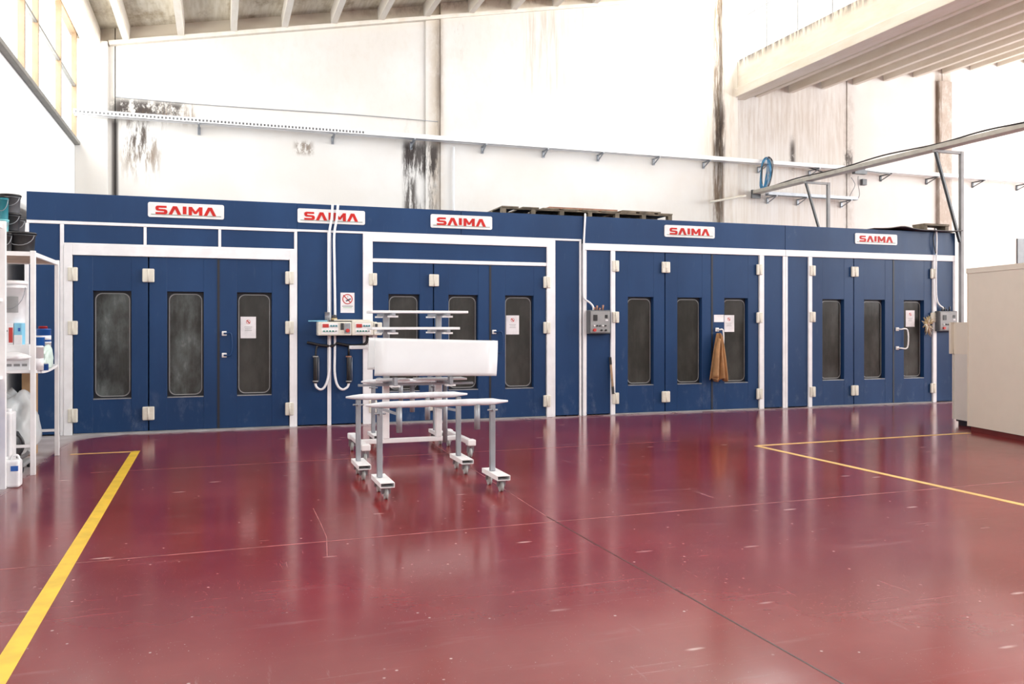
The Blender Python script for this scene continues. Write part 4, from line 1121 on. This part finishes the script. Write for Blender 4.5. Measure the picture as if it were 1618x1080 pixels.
# drying rack
RX0, RX1 = 1.60, 2.86
rk = thing('drying_rack', 'white drying rack on an H shaped wheeled base with steel uprights', 'rack', (2.23, 10.3, 0))
for x in (RX0, RX1):
    bm = nb(); bx(bm, x - .035, x + .035, 9.75, 10.9, .155, .215, .01)
    for y in (9.80, 10.85): bx(bm, x - .05, x + .05, y - .06, y + .06, .148, .222, .012)
    obj('base_beam', bm, 'white_paint', rk)
    caster(rk, x, 9.81, .15, .055); caster(rk, x, 10.83, .15, .055)
obj('cross_bar', bx(nb(), RX0 - .03, RX1 + .03, 10.22, 10.28, .16, .215, .006), 'white_paint', rk)
PXs = (1.92, 2.575)
for x in PXs:
    obj('upright', bx(nb(), x - .032, x + .032, 10.22, 10.28, .215, 1.74, .004, 1), 'steel', rk)
    obj('post_sleeve', bx(nb(), x - .038, x + .038, 10.214, 10.286, .215, .86, .004, 1), 'white_paint', rk)
    for z in (1.70, 1.505, .897):
        ya = 9.62 if z < 1 else 9.75
        obj('arm', bx(nb(), x - .02, x + .02, ya, 10.75, z, z + .03), 'galvanised', rk)
        for yp in (ya + .02, 10.6): obj('arm_pad', bx(nb(), x - .055, x + .055, yp, yp + .09, z - .02, z), 'white_paint', rk)
    obj('hook', bx(nb(), x - .02, x + .02, 9.62, 9.72, .927, .988), 'galvanised', rk)
    obj('arm', bx(nb(), x - .02, x + .02, 10.281, 10.56, 1.268, 1.298), 'galvanised', rk)
for u in (652, 704):
    x = aty(u, 0, 10.0).x
    obj('support_tube', tube(nb(), [(x, 10.02, .17 if u > 700 else .55), (x, 10.02, .89)], .03, 12), 'galvanised', rk)
obj('front_rail', bx(nb(), 1.55, 2.95, 9.99, 10.05, .87, .895), 'galvanised', rk)
bm = nb(); bar(bm, (2.4, 10.15, .62), (2.75, 10.05, .55), .03); obj('brace', bm, 'galvanised', rk)
bm = nb(); bar(bm, (1.75, 10.15, .62), (2.05, 10.0, .52), .03); obj('brace', bm, 'galvanised', rk)

def board(lab, u0, u1, v, y, d, z, th=.03, mat='board_white', group='painted boards on the drying rack'):
    a, b = aty(u0, v, y).x, aty(u1, v, y).x
    return tag(obj('painted_board', bx(nb(), a, b, y, y + d, z, z + th, .004, 1), mat), lab, 'board', group)
board('topmost white painted board on the drying rack arms', 587, 740, 491, 9.85, .36, 1.731)
board('second white painted board down on the drying rack', 588, 727, 518, 9.85, .36, 1.536)
board('low white board lying under the wide white sheet', 600, 648, 598, 9.93, .27, .928, .022)
board('low grey edged board under the right end of the wide sheet', 660, 738, 600, 9.93, .27, .928, .022)
board('narrow white slat sticking out behind the wide sheet', 554, 640, 552, 10.33, .12, 1.30, .04)

# wide white panel standing on the lower arms, slightly bowed
def wide_panel(pts, y, lean, th, lab, bow):
    (xa, za0), (xb, zb0), (xc, zc0), (xd, zd0) = pts      # bottom left, bottom right, top right, top left
    bm = nb(); F = []; B = []
    n, r = 10, 10
    for i in range(r + 1):
        q = i / r; fr = []; bk = []
        for k in range(n + 1):
            s = k / n
            x = (xa + (xb - xa) * s) * (1 - q) + (xd + (xc - xd) * s) * q
            z = (za0 + (zb0 - za0) * s) * (1 - q) + (zd0 + (zc0 - zd0) * s) * q
            yy = y + lean * q - bow * math.sin(PI * (q * .8 + .1)) + .02 * max(0, (s - .9) * 10) ** 2
            fr.append(bm.verts.new((x, yy, z))); bk.append(bm.verts.new((x, yy + th, z)))
        F.append(fr); B.append(bk)
    for i in range(r):
        for k in range(n):
            bm.faces.new((F[i][k], F[i][k + 1], F[i + 1][k + 1], F[i + 1][k])).smooth = True
            bm.faces.new((B[i][k + 1], B[i][k], B[i + 1][k], B[i + 1][k + 1])).smooth = True
        bm.faces.new((F[i][0], F[i + 1][0], B[i + 1][0], B[i][0])); bm.faces.new((F[i][n], B[i][n], B[i + 1][n], F[i + 1][n]))
    for k in range(n):
        bm.faces.new((F[0][k + 1], F[0][k], B[0][k], B[0][k + 1])); bm.faces.new((F[r][k], F[r][k + 1], B[r][k + 1], B[r][k]))
    return tag(obj('lacquered_sheet', bm, 'panel_white'), lab, 'sheet', 'wide sheets on the drying rack')
def pt(u, v, y): p = aty(u, v, y); return (p.x, p.z)
wide_panel([pt(592, 593.5, 9.66), pt(785, 593.5, 9.66), pt(787, 538, 9.74), pt(592.5, 533.5, 9.74)], 9.66, .08, .03, 'wide white lacquered sheet standing at the front of the drying rack', .02)
wide_panel([pt(581, 583.5, 9.80), pt(770, 583.5, 9.80), pt(772, 540, 9.88), pt(583, 533, 9.88)], 9.80, .08, .03, 'white lacquered sheet half hidden behind the wide front sheet', .01)

# ================================================================== beige cabinet at the right
A = Vector((10.668, 9.858, 0)); d = Vector((-.22, -.9755, 0)); nrm = Vector((.9755, -.22, 0))
def slab(o0, l0, l1, w0, w1, z0, z1, bev=0):
    bm = nb(); bx(bm, 0, 1, 0, 1, 0, 1)
    for v in bm.verts:
        q = o0 + d * (l0 + (l1 - l0) * v.co.x) + nrm * (w0 + (w1 - w0) * v.co.y); v.co = Vector((q.x, q.y, z0 + (z1 - z0) * v.co.z))
    if bev: bmesh.ops.bevel(bm, geom=list(bm.edges), offset=bev, segments=2, affect='EDGES')
    return bm
cb = thing('metal_cabinet', 'tall beige sheet metal cabinet on a dark red plinth', 'cabinet', tuple(A))
obj('plinth', slab(A, .02, 2.6, .03, 1.0, 0, .085), 'plinth_red', cb)
obj('body', slab(A, 0, 2.62, 0, 1.05, .085, 2.37, .012), 'cabinet', cb)
obj('top_cap', slab(A, -.015, 2.63, -.012, 1.06, 2.37, 2.43, .008), 'cabinet', cb)
for k in range(2, 4): obj('seam', slab(A, .66 * k, .66 * k + .006, -.003, .0, .1, 2.36), 'cabinet_dark', cb)
A2 = Vector((11.10, 10.53, 0))
c2 = thing('filter_unit', 'low beige rounded machine behind the tall cabinet', 'machine', tuple(A2))
obj('foot', slab(A2, .05, .55, .04, .6, 0, .06), 'black', c2)
obj('body', slab(A2, 0, .6, 0, .7, .11, 1.18, .02), 'cabinet_dark', c2)
obj('hood', slab(A2, 0, .6, -.004, .70, 1.18, 1.58, .05), 'cabinet', c2)
obj('skirt', slab(A2, .02, .58, .02, .68, .06, .11), 'black', c2)
q = A2 + d * .3 + nrm * .12
bm = nb(); tube(bm, [(q.x, q.y, 1.58), (q.x - .04, q.y, 1.80)], .008, 6); tube(bm, [(q.x - .12, q.y, 1.805), (q.x + .06, q.y, 1.80)], .008, 6)
obj('lever', bm, 'charcoal', c2)
